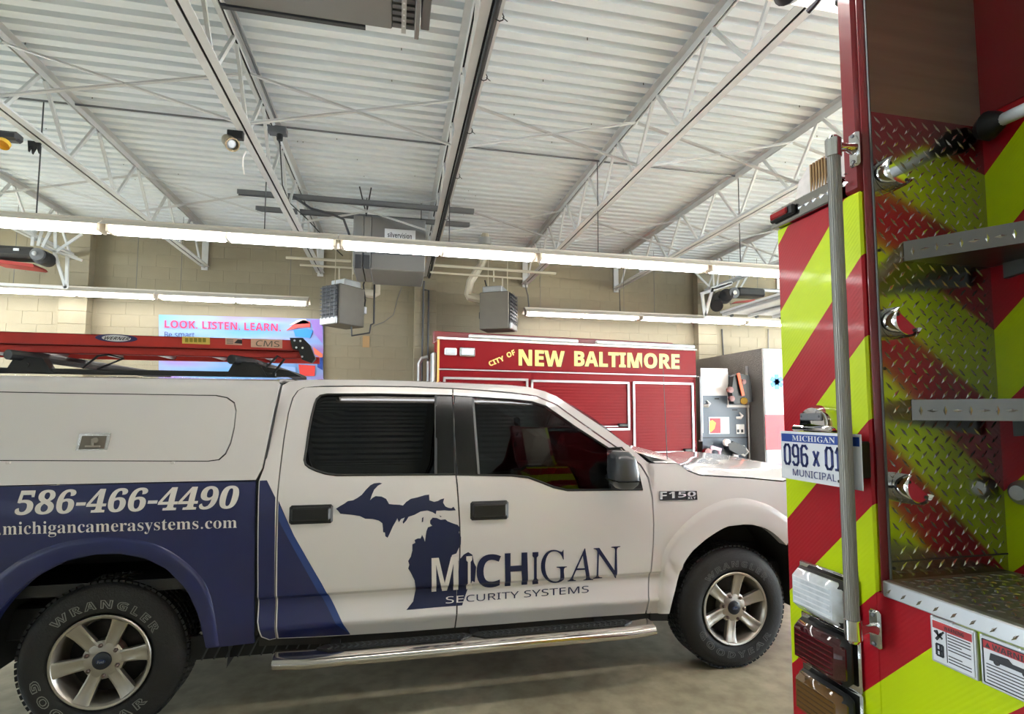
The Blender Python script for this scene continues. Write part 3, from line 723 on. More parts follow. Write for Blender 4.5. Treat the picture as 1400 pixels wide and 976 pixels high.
# glass and pillar trim
def glass_part(name, pts, par, g, mirror=False, off=-.008): return obj(name, sheet(px(pts, S_cab), S_cab, off=off, thick=.004, step=.12, mirror=mirror), g, par, 40)
RG = [(417.3, 629), (420, 612), (423, 590), (427, 569), (431, 553), (434, 546.5), (439, 542), (447, 540.4), (520, 540), (594.5, 541), (594.5, 648), (460, 648.5), (446, 646.6), (433, 642.4), (424, 638.2), (419, 634.4)]
glass_part('window', RG, d1, G_TINT)
glass_part('pillar_trim', [(595.5, 540.3), (618.4, 540.6), (619.2, 575), (620.8, 610), (622.2, 649.3), (595.5, 649.3)], d1, M_GLOSSB, off=.003)
FG = [(648, 545), (700, 548), (727, 551), (745, 556.5), (787, 585.5), (830, 613), (833, 668), (776, 669), (757, 665), (741, 658.5), (722, 651.5), (700, 649), (656, 648)]
glass_part('window', FG, d2, G_TINT2)
glass_part('pillar_trim', [(620.4, 540.7), (646, 542.3), (654.3, 649.3), (624.1, 649.3), (622.7, 610), (621.2, 575)], d2, M_GLOSSB, off=.003)
SAIL = [(834, 614.5), (850, 613), (863.5, 628.5), (872, 648), (877.5, 668), (836, 668.5)]
glass_part('mirror_sail', SAIL, d2, M_BLACK, off=-.002)
frd = trk.children[2]; ffd = trk.children[3]
glass_part('window', RG, frd, G_TINT, True); glass_part('window', FG, ffd, G_TINT2, True); glass_part('mirror_sail', SAIL, ffd, M_BLACK, True, -.002)
# window seals
def seal(pts, par, r=.007):
    q = px(pts, S_cab); obj('window_seal', MB().tube([(x, S_cab(z)+.0, z) for x, z in q], r, 6, closed=True), M_BLACK, par)
seal(RW, d1); seal(FW, d2)
for u0, v0, u1, v1, par in ((595.8, 541, 595.8, 648, d1), (646.5, 545, 654.5, 648, d2)):
    a, b = hit(u0, v0, S_cab), hit(u1, v1, S_cab); obj('window_channel', MB().bar(a, b, .014, .012, (0, 1, 0)), M_DGREY if par is d1 else M_STRUT, par)
# door handles: cup, bar
def handle(u0, v0, u1, v1, par):
    a, b = hit(u0, v0, S_cab), hit(u1, v1, S_cab); c = (a+b)/2; w_ = (b.x-a.x)/2; h_ = (a.z-b.z)/2; y = S_cab(c.z)
    o = obj('door_handle', MB().box((a.x, y-.012, b.z), (b.x, y+.015, a.z), .011), M_BLACK, par)
handle(396, 691, 455, 715, d1); handle(643, 685.5, 695, 709.5, d2)
for (u0, v0, u1, v1, par) in ((399, 693.5, 452, 709, d1), (646, 688, 692, 704, d2)):
    a, b = hit(u0, v0, S_cab), hit(u1, v1, S_cab); y = S_cab(a.z); obj('handle_bar', MB().box((a.x, y-.034, b.z-.005), (b.x, y-.008, a.z), .01), mat('handle_black', (30, 30, 31), .35), par)
# --- cab rear quarter, roof side rail, pillars
QP = [(386, 524), (395, 521.5), (416, 519.5), (440, 519)]
quarter = px([(386, 527), (377, 562), (369, 600), (361, 640), (354, 658), (352.5, 700), (352, 800), (351.5, 850), (357, 871), (368, 875)]+shift(R_SH[::-1], -1.6)[0:]+[(440, 527.3), (440, 519), (416, 519.3), (396, 521.3)], S_cab)
tp('cab_quarter_panel', quarter, S_cab, M_WHITE); tp('far_quarter_panel', quarter, S_cab, M_WHITE, mirror=True)
rail = px([(440, 519), (500, 519.3), (560, 521), (620, 523.5), (700, 527), (722, 529), (745, 535), (761, 542), (788, 560), (830, 588), (860, 610), (882, 629), (895, 640), (893, 668), (887, 652), (876.5, 635), (861, 622), (837, 606.3), (811, 588.3), (787, 571.3), (761, 552.3), (732, 540.3), (700, 536), (660, 532.8), (619, 530.3), (560, 527.8), (500, 527), (440, 527.3)], S_cab)
tp('roof_side_rail', rail, S_cab, M_WHITE, step=.03); tp('far_roof_side_rail', rail, S_cab, M_WHITE, step=.03, mirror=True)
# roof skin
RT = [(388, 523), (400, 520.5), (440, 518.7), (500, 519), (560, 520.6), (620, 523.2), (700, 526.8), (722, 528.8), (745, 534.8), (761, 541.8)]
rt = [hit(u, v, S_cab) for u, v in RT]; rows_ = []
for p in rt:
    r_ = []
    for k in range(13):
        t = k/12; y = p.y+(2*YC-2*p.y)*t; r_.append((p.x+.05*math.sin(PI*t)*(p.x > 1), y, p.z-.002+.035*math.sin(PI*t)**.7))
    rows_.append(r_)
rb = MB().grid(rows_); obj('roof', rb, M_WHITE, trk, 40)
rr = [(rows_[0][k], (rows_[0][k][0]-.06, rows_[0][k][1], 1.28)) for k in range(13)]
obj('rear_cab_wall', MB().grid([[a for a, b in rr], [b for a, b in rr]]), M_BLACK, trk)
# windshield from roof front to cowl
top = rows_[-1]; cowlL = hit(884, 631, S_cab)
bot = [(cowlL.x+.16*math.sin(PI*k/12), cowlL.y+(2*YC-2*cowlL.y)*k/12, cowlL.z-.02) for k in range(13)]
ws = [[tuple(Vector(a)*(1-t)+Vector(b)*t+Vector((.02, 0, .03))*math.sin(PI*t)) for a, b in zip(top, bot)] for t in (0, .25, .5, .75, 1)]
obj('windshield', MB().grid(ws), G_CLEAR, trk)
# --- front fender
FE = [(884.5, 838.5), (887.6, 815), (890.6, 782), (894, 745), (894.6, 715), (892.8, 680), (888, 655), (882, 634), (896, 633.5), (926, 634), (941, 644.5), (957, 650.5), (980, 652), (1018, 654), (1071, 659)]
AR = [(1016, 717), (994, 719.5), (972, 731), (948, 752), (936, 766), (927, 788), (920, 812), (916, 830), (914, 838)]
fe_l = px(FE, S_cab); ar_l = px(AR, S_cab); hubF = (2.225, .388); hubR = (-1.458, .388); RA = .565
frontx = 3.12
arcF = [(hubF[0]+RA*math.cos(a), hubF[1]+RA*math.sin(a)) for a in [math.radians(x) for x in range(2, 88, 7)]]
fender = fe_l+[(2.75, 1.245), (2.98, 1.20), (3.07, 1.12), (3.11, .95), (3.12, .75), (3.10, .52), (2.86, .48)]+arcF+ar_l
S_f = lambda z: S_cab(z)
tp('front_fender', fender, S_cab, M_WHITE); tp('far_front_fender', fender, S_cab, M_WHITE, mirror=True)
# raised wheel-arch flares
def flare(pts_in, pts_out, m, S, lift=.022):
    a = px(smooth_poly(pts_in, False, 4), S); b = px(smooth_poly(pts_out, False, 4), S)
    def samp(q, t):
        i = t*(len(q)-1); k = min(int(i), len(q)-2); f = i-k; return (q[k][0]*(1-f)+q[k+1][0]*f, q[k][1]*(1-f)+q[k+1][1]*f)
    rows = [[], [], [], [], [], []]; n = 40
    for i in range(n+1):
        p, q = samp(a, i/n), samp(b, i/n)
        for j, (f, l) in enumerate(((0, -.06), (0, lift*.8), (.08, lift), (.72, lift), (.88, lift*.75), (1., -.002))):
            x, z = p[0]*(1-f)+q[0]*f, p[1]*(1-f)+q[1]*f; rows[j].append((x, S(z)-l, z))
    return obj('wheel_arch_flare', MB().grid(rows), m, trk, 50)
FIN = [(914, 838), (916, 829), (921, 809), (930, 777), (948, 750), (972, 731), (994, 719), (1015, 716.5), (1037, 718.5), (1057, 729), (1074, 745)]
FOUT = [(898, 838), (899.5, 815), (902, 785), (908, 752), (927, 724), (955, 699), (986, 684), (1014, 680), (1041, 686), (1060, 695), (1078, 708)]
flare(FIN, FOUT, M_WHITE, S_cab, .014)
RIN = [(-15, 860), (-5, 842), (20, 812), (50, 787), (90, 766), (130, 757), (165, 756), (200, 763), (228, 777), (255, 805), (272, 840), (282, 884)]
ROUT = [(-60, 850), (-40, 822), (-8, 790), (35, 760), (85, 741), (130, 735), (170, 735), (215, 744), (252, 766), (280, 795), (292, 830), (300, 882)]
# --- bed side
bed = px([(349.5, 658), (348.5, 700), (347.8, 800), (347.5, 879), (300, 884.5), (282.5, 886), (272, 842), (255, 806), (228, 778), (200, 764), (165, 757), (130, 758), (90, 767), (50, 788), (20, 813), (0, 836)], S_cap)
arcR = [(hubR[0]+RA*math.cos(a), hubR[1]+RA*math.sin(a)) for a in [math.radians(x) for x in range(150, 176, 8)]]
bz = px([(349.5, 657)], S_cap)[0][1]
bed = bed+arcR+[(-2.05, .50), (-2.66, .55), (-2.70, .7), (-2.70, bz)]
bs = tp('bed_side', bed, S_cap, M_BLUE); tp('far_bed_side', bed, S_cap, M_BLUE, mirror=True)
flare(RIN, ROUT, M_BLUE, S_cap, .012)
# light crease on the bed below the body line
# --- cap (topper)
capo = px([(349.5, 656), (358, 640), (366, 600), (374, 562), (383, 525), (380, 521)], S_cap)
cz0 = bz+.004
cap_out = [(-2.70, cz0)]+capo+[(-2.62, 1.868), (-2.66, 1.8)]
DO = [(-60, 534), (100, 537), (200, 538.5), (296, 540), (311, 543), (321, 550), (323.5, 561), (321, 585), (316, 606), (309, 621), (300, 629), (285, 631), (100, 630.5), (-60, 630)]
do = px(DO, S_cap)
do = [p for p in do]
cap = tp('cap_side', cap_out, S_cap, M_WHITE, holes=(do,)); tp('far_cap_side', cap_out, S_cap, M_WHITE, mirror=True)
cx = sum(p[0] for p in do)/len(do); cz = sum(p[1] for p in do)/len(do)
def inset(poly, d): return [(p[0]+(d if p[0] < cx else -d)*min(1, abs(p[0]-cx)/.3), p[1]+(d if p[1] < cz else -d)) for p in poly]
cdoor = obj('cap_door', sheet(inset(do, .005), S_cap, off=.004), M_WHITE, trk, 22)
obj('door_recess', sheet(do, S_cap, off=-.02, thick=.01, step=.15), M_BLACK, trk)
for u in (12, 237):
    a = hit(u, 632, S_cap); obj('door_hinge', MB().box((a.x-.01, S_cap(a.z)-.008, a.z-.008), (a.x+.01, S_cap(a.z)+.01, a.z+.006), .003), M_WHITE, trk)
# cap latch
a, b = hit(107, 592.5, S_cap, .004), hit(150, 617, S_cap, .004); yl = S_cap((a.z+b.z)/2)-.004; sk = (a.z-b.z)*.14
def lq(i): return [(a.x+sk+i, yl, a.z-i), (b.x-i*1.3, yl, a.z-i), (b.x-sk-i, yl, b.z+i), (a.x-sk*.3+i*1.3, yl, b.z+i)]
lt = obj('cap_latch', MB().prism(lq(0), (0, -.006, 0)), M_STAIN, cdoor); obj('latch_recess', MB().prism([Vector(p)+Vector((0, -.0065, 0)) for p in lq(.013)], (0, -.002, 0)), mat('latch_grey', (118, 112, 102), .5), cdoor)
c = Vector(((a.x+b.x)/2, yl-.012, (a.z+b.z)/2)); obj('latch_paddle', MB().box(c+Vector((-.035, -.004, -.025)), c+Vector((.035, .004, -.015)), .002).box(c+Vector((-.008, -.004, -.02)), c+Vector((.004, .004, .02)), .002).lathe([(0, -.006), (.014, -.006), (.014, 0)], c+Vector((.012, 0, .012)), (0, 1, 0), 14), mat('latch_steel', (165, 158, 148), .35, metal=.4), cdoor)
# cap roof
z1 = 1.868; ct = []
for x in (-2.64, -2.2, -1.6, -1.1, -.66):
    ct.append([(x, S_cap(z1)+(2*YC-2*S_cap(z1))*k/12, z1+.03*math.sin(PI*k/12)**.6) for k in range(13)])
obj('cap_roof', MB().grid(ct), M_WHITE, trk, 40)
f_ = [(x, y, z) for x, y, z in ct[-1]]
obj('cap_front_wall', MB().grid([f_, [(x-.07, y, bz) for x, y, z in f_]]), M_WHITE, trk)
obj('cap_rear_wall', MB().grid([[(p[0]-2.0, p[1], p[2]) for p in f_], [(x-2.05, y, bz) for x, y, z in f_]]), M_WHITE, trk)
# black gap seal between bed and cab
g = [hit(u, v, S_cap, -.03) for u, v in ((384, 524), (376, 560), (368, 598), (360, 640), (351, 657), (350.3, 700), (349.8, 800), (349.5, 868))]
obj('gap_seal', MB().tube(g, .012, 6), M_BLACK, trk)
obj('bed_floor', MB().box((-2.7, 3.3, .72), (-.75, 5.12, .78)).box((-.8, 3.3, .5), (-.76, 5.12, 1.3)), M_BLACK, trk, 0)
# tailgate and bumper
obj('tailgate', MB().box((-2.73, 3.28, .7), (-2.68, 2*YC-3.28, 1.26), .02), M_BLUE, trk); obj('rear_bumper', MB().box((-2.86, 3.3, .5), (-2.66, 2*YC-3.3, .68), .04), M_CHROME, trk)
# --- hood, cowl, nose
H0 = [(896, 633.5), (926, 633.5), (941, 643.5), (957, 649.5), (980, 651), (1018, 653), (1071, 658)]
h0 = [hit(u, v, S_cab) for u, v in H0]+[Vector((2.75, 3.24, 1.248)), Vector((2.98, 3.27, 1.205))]
hr = []
for p in h0:
    r_ = []
    for k in range(15):
        t = k/14; y = p.y+.006+(2*YC-2*p.y-.012)*t; e = min(1, min(t, 1-t)/.12); bulge = .075*math.sin(PI*t)**.5 if True else 0
        r_.append((p.x, y, p.z+.004+bulge*(.75+.25*e)))
    hr.append(r_)
obj('hood', MB().grid(hr), M_WHITE, trk, 50)
nose = [hr[-1], [(3.10, y, z-.07) for x, y, z in hr[-1]], [(3.15, y, .9) for x, y, z in hr[-1]], [(3.15, y, .45) for x, y, z in hr[-1]]]
obj('grille', MB().grid(nose), M_CHROME, trk, 50); obj('front_bumper', MB().box((3.08, 3.24, .46), (3.24, 2*YC-3.24, .72), .05), M_CHROME, trk)
for yy in (3.27, 2*YC-3.57): obj('headlamp', MB().box((2.98, yy, .86), (3.165, yy+.3, 1.14), .03), M_PLATE, trk)
cw = [hit(876, 620, S_cab, -.06), hit(890, 624, S_cab, -.06), hit(905, 628, S_cab, -.05), hit(922, 631.5, S_cab, -.04), hit(912, 632.5, S_cab, -.02), hit(893, 633, S_cab, -.02)]
obj('cowl_panel', MB().prism(cw, (0, .5, .0)), M_BLACK, trk, 0)
# antenna
a = hit(913, 645, S_cab, -.1); b = onY(906, 489, a.y)
an = obj('antenna', MB().tube([a+Vector((0, 0, -.02)), a*.5+b*.5, b], [.003, .0022, .0015], 6), M_BLACK, trk); obj('antenna_base', MB().tube([hit(914.5, 646.5, S_cab, -.06), hit(911, 641, S_cab, -.085), hit(910, 634, S_cab, -.1)], [.013, .011, .004], 8), M_BLACK, an)
# badge
def S_o(o): return lambda u, v: hit(u, v, S_cab, o)
bd = obj('fender_badge', sheet(px([(901.5, 671.5), (952, 671), (953, 683), (902, 684)], S_cab), S_cab, off=.006, thick=.008, step=0), M_INK, trk, 0)
text_on('badge_letters', 'F150', quad((902.5, 683), (951.5, 677.8), (902.5, 672), (951.5, 671.8), S_o(.009)), M_CHROME, bd, k='sansb')
text_on('badge_trim', 'XLT', quad((940, 682.5), (951.5, 682), (940, 679.2), (951.5, 679), S_o(.009)), M_CHROME, bd, k='sansb')
# door mirror
mr = [hit(843, 640, S_cab, .17)]
a, b = onY(834, 617, 3.08), onY(868, 667, 3.08); c = (a+b)/2
mm = MB(); rows_ = []
wv_, hv_ = (b.x-a.x)/2, (a.z-b.z)/2
for j in range(9):
    t = -1+2*j/8; row = []
    for k in range(16):
        an_ = 2*PI*k/16; e = abs(math.cos(an_))**.5*(1 if math.cos(an_) > 0 else -1), abs(math.sin(an_))**.5*(1 if math.sin(an_) > 0 else -1)
        sc = (1-abs(t)**4)**.3 if abs(t) < 1 else .55
        lean = .25*wv_*(-t)*0
        row.append((c.x+wv_*e[0]*sc*(.92 if t > 0 else 1)-.12*wv_*t, c.y+.1*e[1]*sc, c.z+hv_*t))
    row.append(row[0]); rows_.append(row)
mir = obj('door_mirror', MB().grid(rows_).add(rows_[-1][:-1], [tuple(range(16))]).add(rows_[0][:-1], [tuple(range(16))]), mat('mirror_charcoal', (70, 74, 80), .3, coat=.3), trk, 50)
z_ = c.z-.55*hv_
obj('mirror_band', MB().box((c.x-wv_*.95, c.y-.102, z_-.004), (c.x+wv_*.95, c.y+.1, z_+.004), .003), M_GLOSSB, mir)
obj('mirror_arm', MB().box((c.x-.05, c.y+.05, c.z-hv_*.75), (c.x+.03, 3.24, c.z-hv_*.35), .01), M_BLACK, mir)
obj('far_door_mirror', MB().box((c.x-wv_, 2*YC-3.22, c.z-hv_), (c.x+wv_, 2*YC-3.02, c.z+hv_), .03), M_BLACK, trk)
# --- rocker, running boards, frame, underside
rk = px([(352, 874), (480, 869), (622, 859.5), (700, 853), (884, 839), (914, 839)], S_cab)
obj('rocker_panel', MB().grid([[(x, 3.28, z+.02) for x, z in rk], [(x, 3.29, z-.05) for x, z in rk], [(x, 3.6, z-.06) for x, z in rk]]), M_BLACK, trk)
fr = obj('frame_rail', MB().box((-2.6, 3.55, .42), (3.0, 3.65, .6), .01).box((-2.6, 4.77, .42), (3.0, 4.87, .6), .01), M_BLACK, trk)
obj('underbody', MB().box((-.75, 3.34, .46), (1.62, 5.08, .60)).box((-2.5, 3.7, .5), (3.0, 4.72, .7)), M_BLACK, trk, 0)
obj('rocker_guard', MB().box((-1.08, 3.312, .335), (1.74, 3.33, .46)), mat('guard_black', (14, 14, 15), .8), trk, 0)
for k in range(46):
    x = -1.0+k*.06; obj('rocker_mesh_bar', MB().bar((x, 3.305, .335), (x+.045, 3.305, .43), .006, .008), M_DGREY, trk, 0)
def runboard(mir_):
    sg = lambda y: 2*YC-y if mir_ else y
    A = onY(372.5, 895, 3.10); B = onY(895.5, 858, 3.10); x0, x1 = A.x, B.x; zc = .362
    rows = []
    for i in range(41):
        t = i/40; x = x0+(x1-x0)*t; e = min(t, 1-t)*40; s = min(1, .35+.22*e) if e < 3 else 1; s2 = 1
        ins = .06*(1-s)
        row = []
        for k in range(20):
            an_ = 2*PI*k/20; ry, rz = .085, .036
            row.append((x, sg(3.135+ins*.7+ry*math.copysign(abs(math.cos(an_))**.75, math.cos(an_))), zc+rz*math.copysign(abs(math.sin(an_))**.85, math.sin(an_))))
        row.append(row[0]); rows.append(row)
    m_ = MB().grid(rows).add(rows[0][:-1], [tuple(range(20))]).add(rows[-1][:-1], [tuple(range(20))])
    rbd = obj('running_board' if not mir_ else 'far_running_board', m_, M_STAIN, trk, 50)
    for p, (xa, xb) in enumerate(((x0+.25, x0+1.02), (x0+1.1, x1-.16))):
        pts = [(xa-.04, 3.165), (xa+.03, 3.115), (xb-.03, 3.115), (xb+.04, 3.165), (xb, 3.2), (xa, 3.2)]
        st = obj('step_pad', MB().prism([(x, sg(y), zc+.032) for x, y in pts], (0, 0, .010)), M_BLACK, rbd)
        n = int((xb-xa)/.035); g_ = MB()
        for q in range(n):
            xx = xa+.02+q*.035; g_.bar((xx, sg(3.13), zc+.044), (xx+.02, sg(3.155), zc+.044), .008, .005).bar((xx+.02, sg(3.155), zc+.044), (xx, sg(3.185), zc+.044), .008, .005)
        if not mir_: obj('tread_ribs', g_, M_DGREY, rbd, 0)
    for xx in (x0+.3, (x0+x1)/2, x1-.3): obj('board_bracket', MB().bar((xx, sg(3.16), zc), (xx, sg(3.6), zc+.09), .05, .02), M_BLACK, rbd, 0)
runboard(False); runboard(True)
# wheel wells
for hx in (hubF[0], hubR[0]):
    for mir_ in (0, 1):
        ya, yb = (3.27, 3.72) if not mir_ else (2*YC-3.27, 2*YC-3.72)
        m_ = MB(); R_ = .60
        rr_ = [[(hx+R_*math.cos(a), y, hubF[1]+R_*math.sin(a)) for a in [PI*k/20 for k in range(-1, 22)]] for y in (ya, yb)]
        m_.grid(rr_); m_.add([(hx, yb, .388)]+rr_[1], [(0, i, i+1) for i in range(1, 23)])
        obj('wheel_well', m_, mat('wheel_well_liner', (34, 33, 32), .8), trk)
for hx in (hubF[0], hubR[0]): obj('axle', MB().cyl((hx, 3.4, .37), (hx, 5.0, .37), .06, 12).lathe([(.0, -.12), (.14, -.1), (.16, 0), (.14, .1), (0, .12)], (hx, 4.2, .37), (0, 1, 0), 16), M_BLACK, trk)
# --- wheels
def wheel(hx, yface, sgn, name, words, detail=True, rot=0):
    """yface: outermost sidewall plane, sgn=+1 when the axle runs towards +y"""
    o = Vector((hx, yface, .392)); ax = (0, sgn, 0)
    prof = [(.232, .03), (.246, .012), (.258, .004), (.29, .0), (.33, .004), (.365, .018), (.386, .045), (.394, .075), (.396, .13), (.394, .19), (.386, .22), (.365, .247), (.30, .262), (.24, .24), (.232, .23)]
    wt = obj(name, MB().lathe(prof, o, ax, 72), M_RUBBER, trk, 40)
    lug = MB()
    for k in range(76):
        a = 2*PI*k/76
        for h0_, h1_, da in ((.05, .092, 0), (.102, .132, .5), (.142, .172, 0), (.182, .222, .5)):
            aa = a+da*2*PI/76; R_ = .397; q = []
            for h, d_ in ((h0_, -.030), (h0_, .030), (h1_, .033), (h1_, -.027)):
                q.append(o+Vector((math.cos(aa+d_)*.390, sgn*h, math.sin(aa+d_)*.390)))
            t_ = o+Vector((math.cos(aa)*.402, 0, math.sin(aa)*.402))-o-Vector((math.cos(aa)*.390, 0, math.sin(aa)*.390))
            lug.prism(q, t_)
    obj('tread', lug, M_RUBBER, wt, 0)
    if not detail: pass
    # rim
    rim = [(.236, .008), (.232, .004), (.222, .006), (.216, .014), (.208, .03), (.204, .06), (.2, .2), (.19, .2), (.19, .1)]
    rm = obj('rim', MB().lathe(rim, o, ax, 64), M_ALLOY, wt, 40)
    obj('brake_drum', MB().lathe([(0, .11), (.16, .11), (.19, .12), (.19, .2)], o, ax, 40), mat('dark_iron', (44, 40, 38), .6, metal=.5), wt)
    for k in range(6):
        a = rot+2*PI*k/6; m_ = MB(); rows = []
        for (r, w_, h, dp) in ((.045, .030, .036, .0), (.075, .031, .034, .003), (.12, .032, .030, .004), (.17, .035, .024, .004), (.205, .039, .016, .003), (.217, .044, .012, .001)):
            row = []
            for (q, dz) in ((-1, .03), (-1, .004), (-.72, 0), (-.35, dp), (.35, dp), (.72, 0), (1, .004), (1, .03)):
                t_ = Vector((math.cos(a)*r-math.sin(a)*w_*q, sgn*(h+dz-.004), math.sin(a)*r+math.cos(a)*w_*q)); row.append(o+t_)
            rows.append(row)
        m_.grid(rows); obj('spoke', m_, M_ALLOY, rm, 35)
    obj('hub', MB().lathe([(0, .03), (.03, .028), (.085, .031), (.098, .038), (.098, .09)], o, ax, 36), M_ALLOY, rm)
    cp = obj('centre_cap', MB().lathe([(0, .014), (.034, .015), (.043, .02), (.045, .034)], o, ax, 28), mat('cap_black', (26, 30, 40), .3), rm)
    obj('cap_emblem', MB().lathe([(0, -.002), (.022, -.001), (.022, .002)], (0, 0, 0), (0, 1, 0), 24).xf(Matrix.Translation(o+Vector((0, sgn*.0135, 0))) @ Matrix.Diagonal((1, 1, .5, 1))), mat('oval_blue', (40, 54, 92), .3), rm)
    if detail: text_on('emblem_script', 'Ford', lambda a, b: o+Vector((-.016+.032*a, sgn*.0105, -.007+.013*b)), M_GALV, rm, k='serifi')
    for k in range(6):
        a = rot+2*PI*k/6+PI/6; c_ = o+Vector((math.cos(a)*.077, sgn*.02, math.sin(a)*.077))
        obj('lug_nut', MB().lathe([(0, -.004), (.007, -.004), (.0105, .001), (.0115, .02)], c_, ax, 6), mat('nut_steel', (120, 104, 98), .35, metal=.8), rm, 0)
    # raised white-outline sidewall lettering, running round the tyre
    if detail:
        for s, a0, a1, rin, ro, m_ in words:
            def fn(a, b): an_ = math.radians(a0+(a1-a0)*a); r = rin+(ro-rin)*b; return o+Vector((math.cos(an_)*r, -sgn*.0025, math.sin(an_)*r))
            vs_, fs, _ = text2d(s, k='sansb', outline=.02, res=1, space=1.25)
            mb = MB(); mb.add([fn(a, b)+Vector((0, z*.02, 0)) for a, b, z in vs_], fs); obj('sidewall_lettering', mb, m_, wt, 0)
    return wt
M_OUT = mat('outline_white', (120, 120, 116), .6); M_OUT2 = mat('outline_grey', (78, 78, 80), .6)
wheel(hubR[0], 3.237, 1, 'rear_wheel', [('WRANGLER', 138, 28, .27, .315, M_OUT), ('GOODYEAR', 192, 318, .315, .27, M_OUT)], True, math.radians(8))
wheel(hubF[0], 3.237, 1, 'front_wheel', [('WRANGLER', 138, 38, .27, .312, M_OUT2), ('GOODYEAR', 205, 325, .312, .27, M_OUT2)], True, math.radians(20))
wheel(hubR[0], 2*YC-3.237, -1, 'far_rear_wheel', [], False); wheel(hubF[0], 2*YC-3.237, -1, 'far_front_wheel', [], False)
# --- interior
it = obj('dashboard', MB().box((1.45, 3.36, 1.0), (1.85, 5.06, 1.22), .05), M_BLACK, trk)
obj('steering_wheel', MB().tube([(1.33+.08*math.cos(2*PI*k/24), 4.65+.19*math.sin(2*PI*k/24), 1.17+.17*math.cos(2*PI*k/24)) for k in range(24)], .014, 8, closed=True), M_BLACK, trk)
for x, n in ((.75, 2), (-.25, 2)):
    for y in (3.75, 4.66):
        s_ = obj('seat', MB().box((x-.25, y-.25, .75), (x+.28, y+.25, .95), .06).box((x-.38, y-.24, .85), (x-.2, y+.24, 1.48), .06), M_DGREY, trk); obj('headrest', MB().box((x-.37, y-.13, 1.5), (x-.27, y+.13, 1.68), .04), M_DGREY, s_)
obj('cabin_floor', MB().box((-.7, 3.35, .58), (1.8, 5.07, .74)), M_BLACK, trk, 0)
obj('door_trim', MB().box((-.62, 3.30, .6), (1.75, 3.34, 1.22), .01).box((-.62, 5.08, .6), (1.75, 5.12, 1.22), .01), M_DGREY, trk)
# dark firewall so that the engine bay does not glow
obj('firewall', MB().box((1.86, 3.32, .6), (1.9, 5.1, 1.2)), M_BLACK, trk, 0)

# --- graphics: blue wrap on the cab, map silhouette, lettering (flat vinyl, laid 1 mm proud)
def decal(name, pts, S, m, par, off=.0012, cut=None, step=.05):
    mb = sheet(px(pts, S), S, off=off, thick=0, step=step)
    if cut:
        me = mb.mesh(name, m, 22); bm = bmesh.new(); bm.from_mesh(me)
        (p, q) = cut; a, b = hit(*p, S), hit(*q, S); n = Vector((b.z-a.z, 0, -(b.x-a.x))).normalized()
        if n.x < 0: n = -n
        for s, inner in ((1, True),):
            bmesh.ops.bisect_plane(bm, geom=bm.verts[:]+bm.edges[:]+bm.faces[:], plane_co=a-n*.0018, plane_no=n)
            bmesh.ops.bisect_plane(bm, geom=bm.verts[:]+bm.edges[:]+bm.faces[:], plane_co=a+n*.0018, plane_no=n)
            dl = [f for f in bm.faces if abs((f.calc_center_median()-a).dot(n)) < .0018]
            bmesh.ops.delete(bm, geom=dl, context='FACES')
        bm.to_mesh(me); bm.free(); return obj(name, me, None, par)
    return obj(name, mb, m, par, 22)
qp = [o for o in trk.children if o.name.startswith('cab_quarter_panel')][0]
decal('blue_wrap', [(355.2, 657), (365, 656.5), (376.5, 680), (375.8, 740), (375.2, 797), (375.8, 840), (377, 872), (369, 874), (358.5, 870), (353.2, 850), (353.5, 800), (354, 700)], S_cab, M_BLUE, qp)
decal('blue_wrap', [(380.8, 684), (402, 732), (440, 798), (479, 867.2), (440, 869.5), (381, 872), (379.3, 840), (379, 797), (379.6, 740)], S_cab, M_BLUE, d1)
decal('light_blue_stripe', [(389.5, 706), (402, 732), (440, 798), (478.6, 866), (459.5, 853.5), (428, 797), (393, 734), (381.5, 712), (381, 688)], S_cab, M_BLUE2, d1, off=.0022)
def cr2(p): return (450+p[0]/4.88, 650+p[1]/4.88)
UPN = [(45, 222), (70, 205), (100, 188), (125, 170), (160, 165), (190, 148), (218, 128), (245, 95), (275, 65), (300, 52), (335, 48), (355, 52), (325, 68), (300, 95), (285, 130), (273, 165), (290, 148), (310, 137), (350, 140), (380, 155), (400, 190), (430, 193), (470, 195), (492, 200), (515, 175), (545, 155), (590, 145), (640, 130), (667, 127), (669, 165), (700, 175), (725, 170), (745, 158), (768, 152), (760, 180), (775, 205), (795, 215), (815, 218), (830, 208), (845, 232), (800, 235), (770, 232), (715, 235), (712, 258), (690, 245), (655, 233), (610, 240), (570, 262), (530, 275), (515, 300), (495, 322), (490, 310), (505, 280), (480, 290), (465, 312), (455, 285), (445, 305), (425, 340), (405, 385), (390, 415), (375, 405), (372, 380), (360, 378), (358, 345), (355, 318), (330, 300), (290, 290), (240, 288), (205, 270), (150, 262), (75, 255), (60, 235)]
decal('map_silhouette', [cr2(p) for p in UPN], S_cab, M_NAVY, d1)
LPN = [(588, 711.5), (591.5, 707.5), (597, 708), (602.5, 710.5), (608.8, 709.8), (612, 712.5), (619, 715.2), (626, 717.6), (628.7, 721.7), (627.3, 728), (630.3, 734), (630, 744), (626.6, 750.4), (624, 756.5), (618, 758.6), (616, 766), (619, 772), (626, 767), (630.7, 762), (634, 758), (640, 754.6), (645.7, 758), (647.8, 768.6), (651, 775), (649, 796), (645.7, 794), (639, 806), (631.8, 827.5), (600, 829.8), (555.5, 833.8), (564.8, 822), (568.4, 805.7), (566.8, 793.4), (561.7, 783), (558, 777), (559.6, 772), (558, 766.8), (561.7, 760.7), (563.7, 752.5), (563.7, 744), (567.8, 742), (566.8, 738), (571, 736), (575, 736), (577, 731), (579.5, 736), (581, 740.5), (582, 732), (583, 726), (585, 720.7), (591, 718.6), (588, 715.6)]
decal('map_silhouette', LPN, S_cab, M_NAVY, d1, cut=((628.8, 735), (622, 858)))
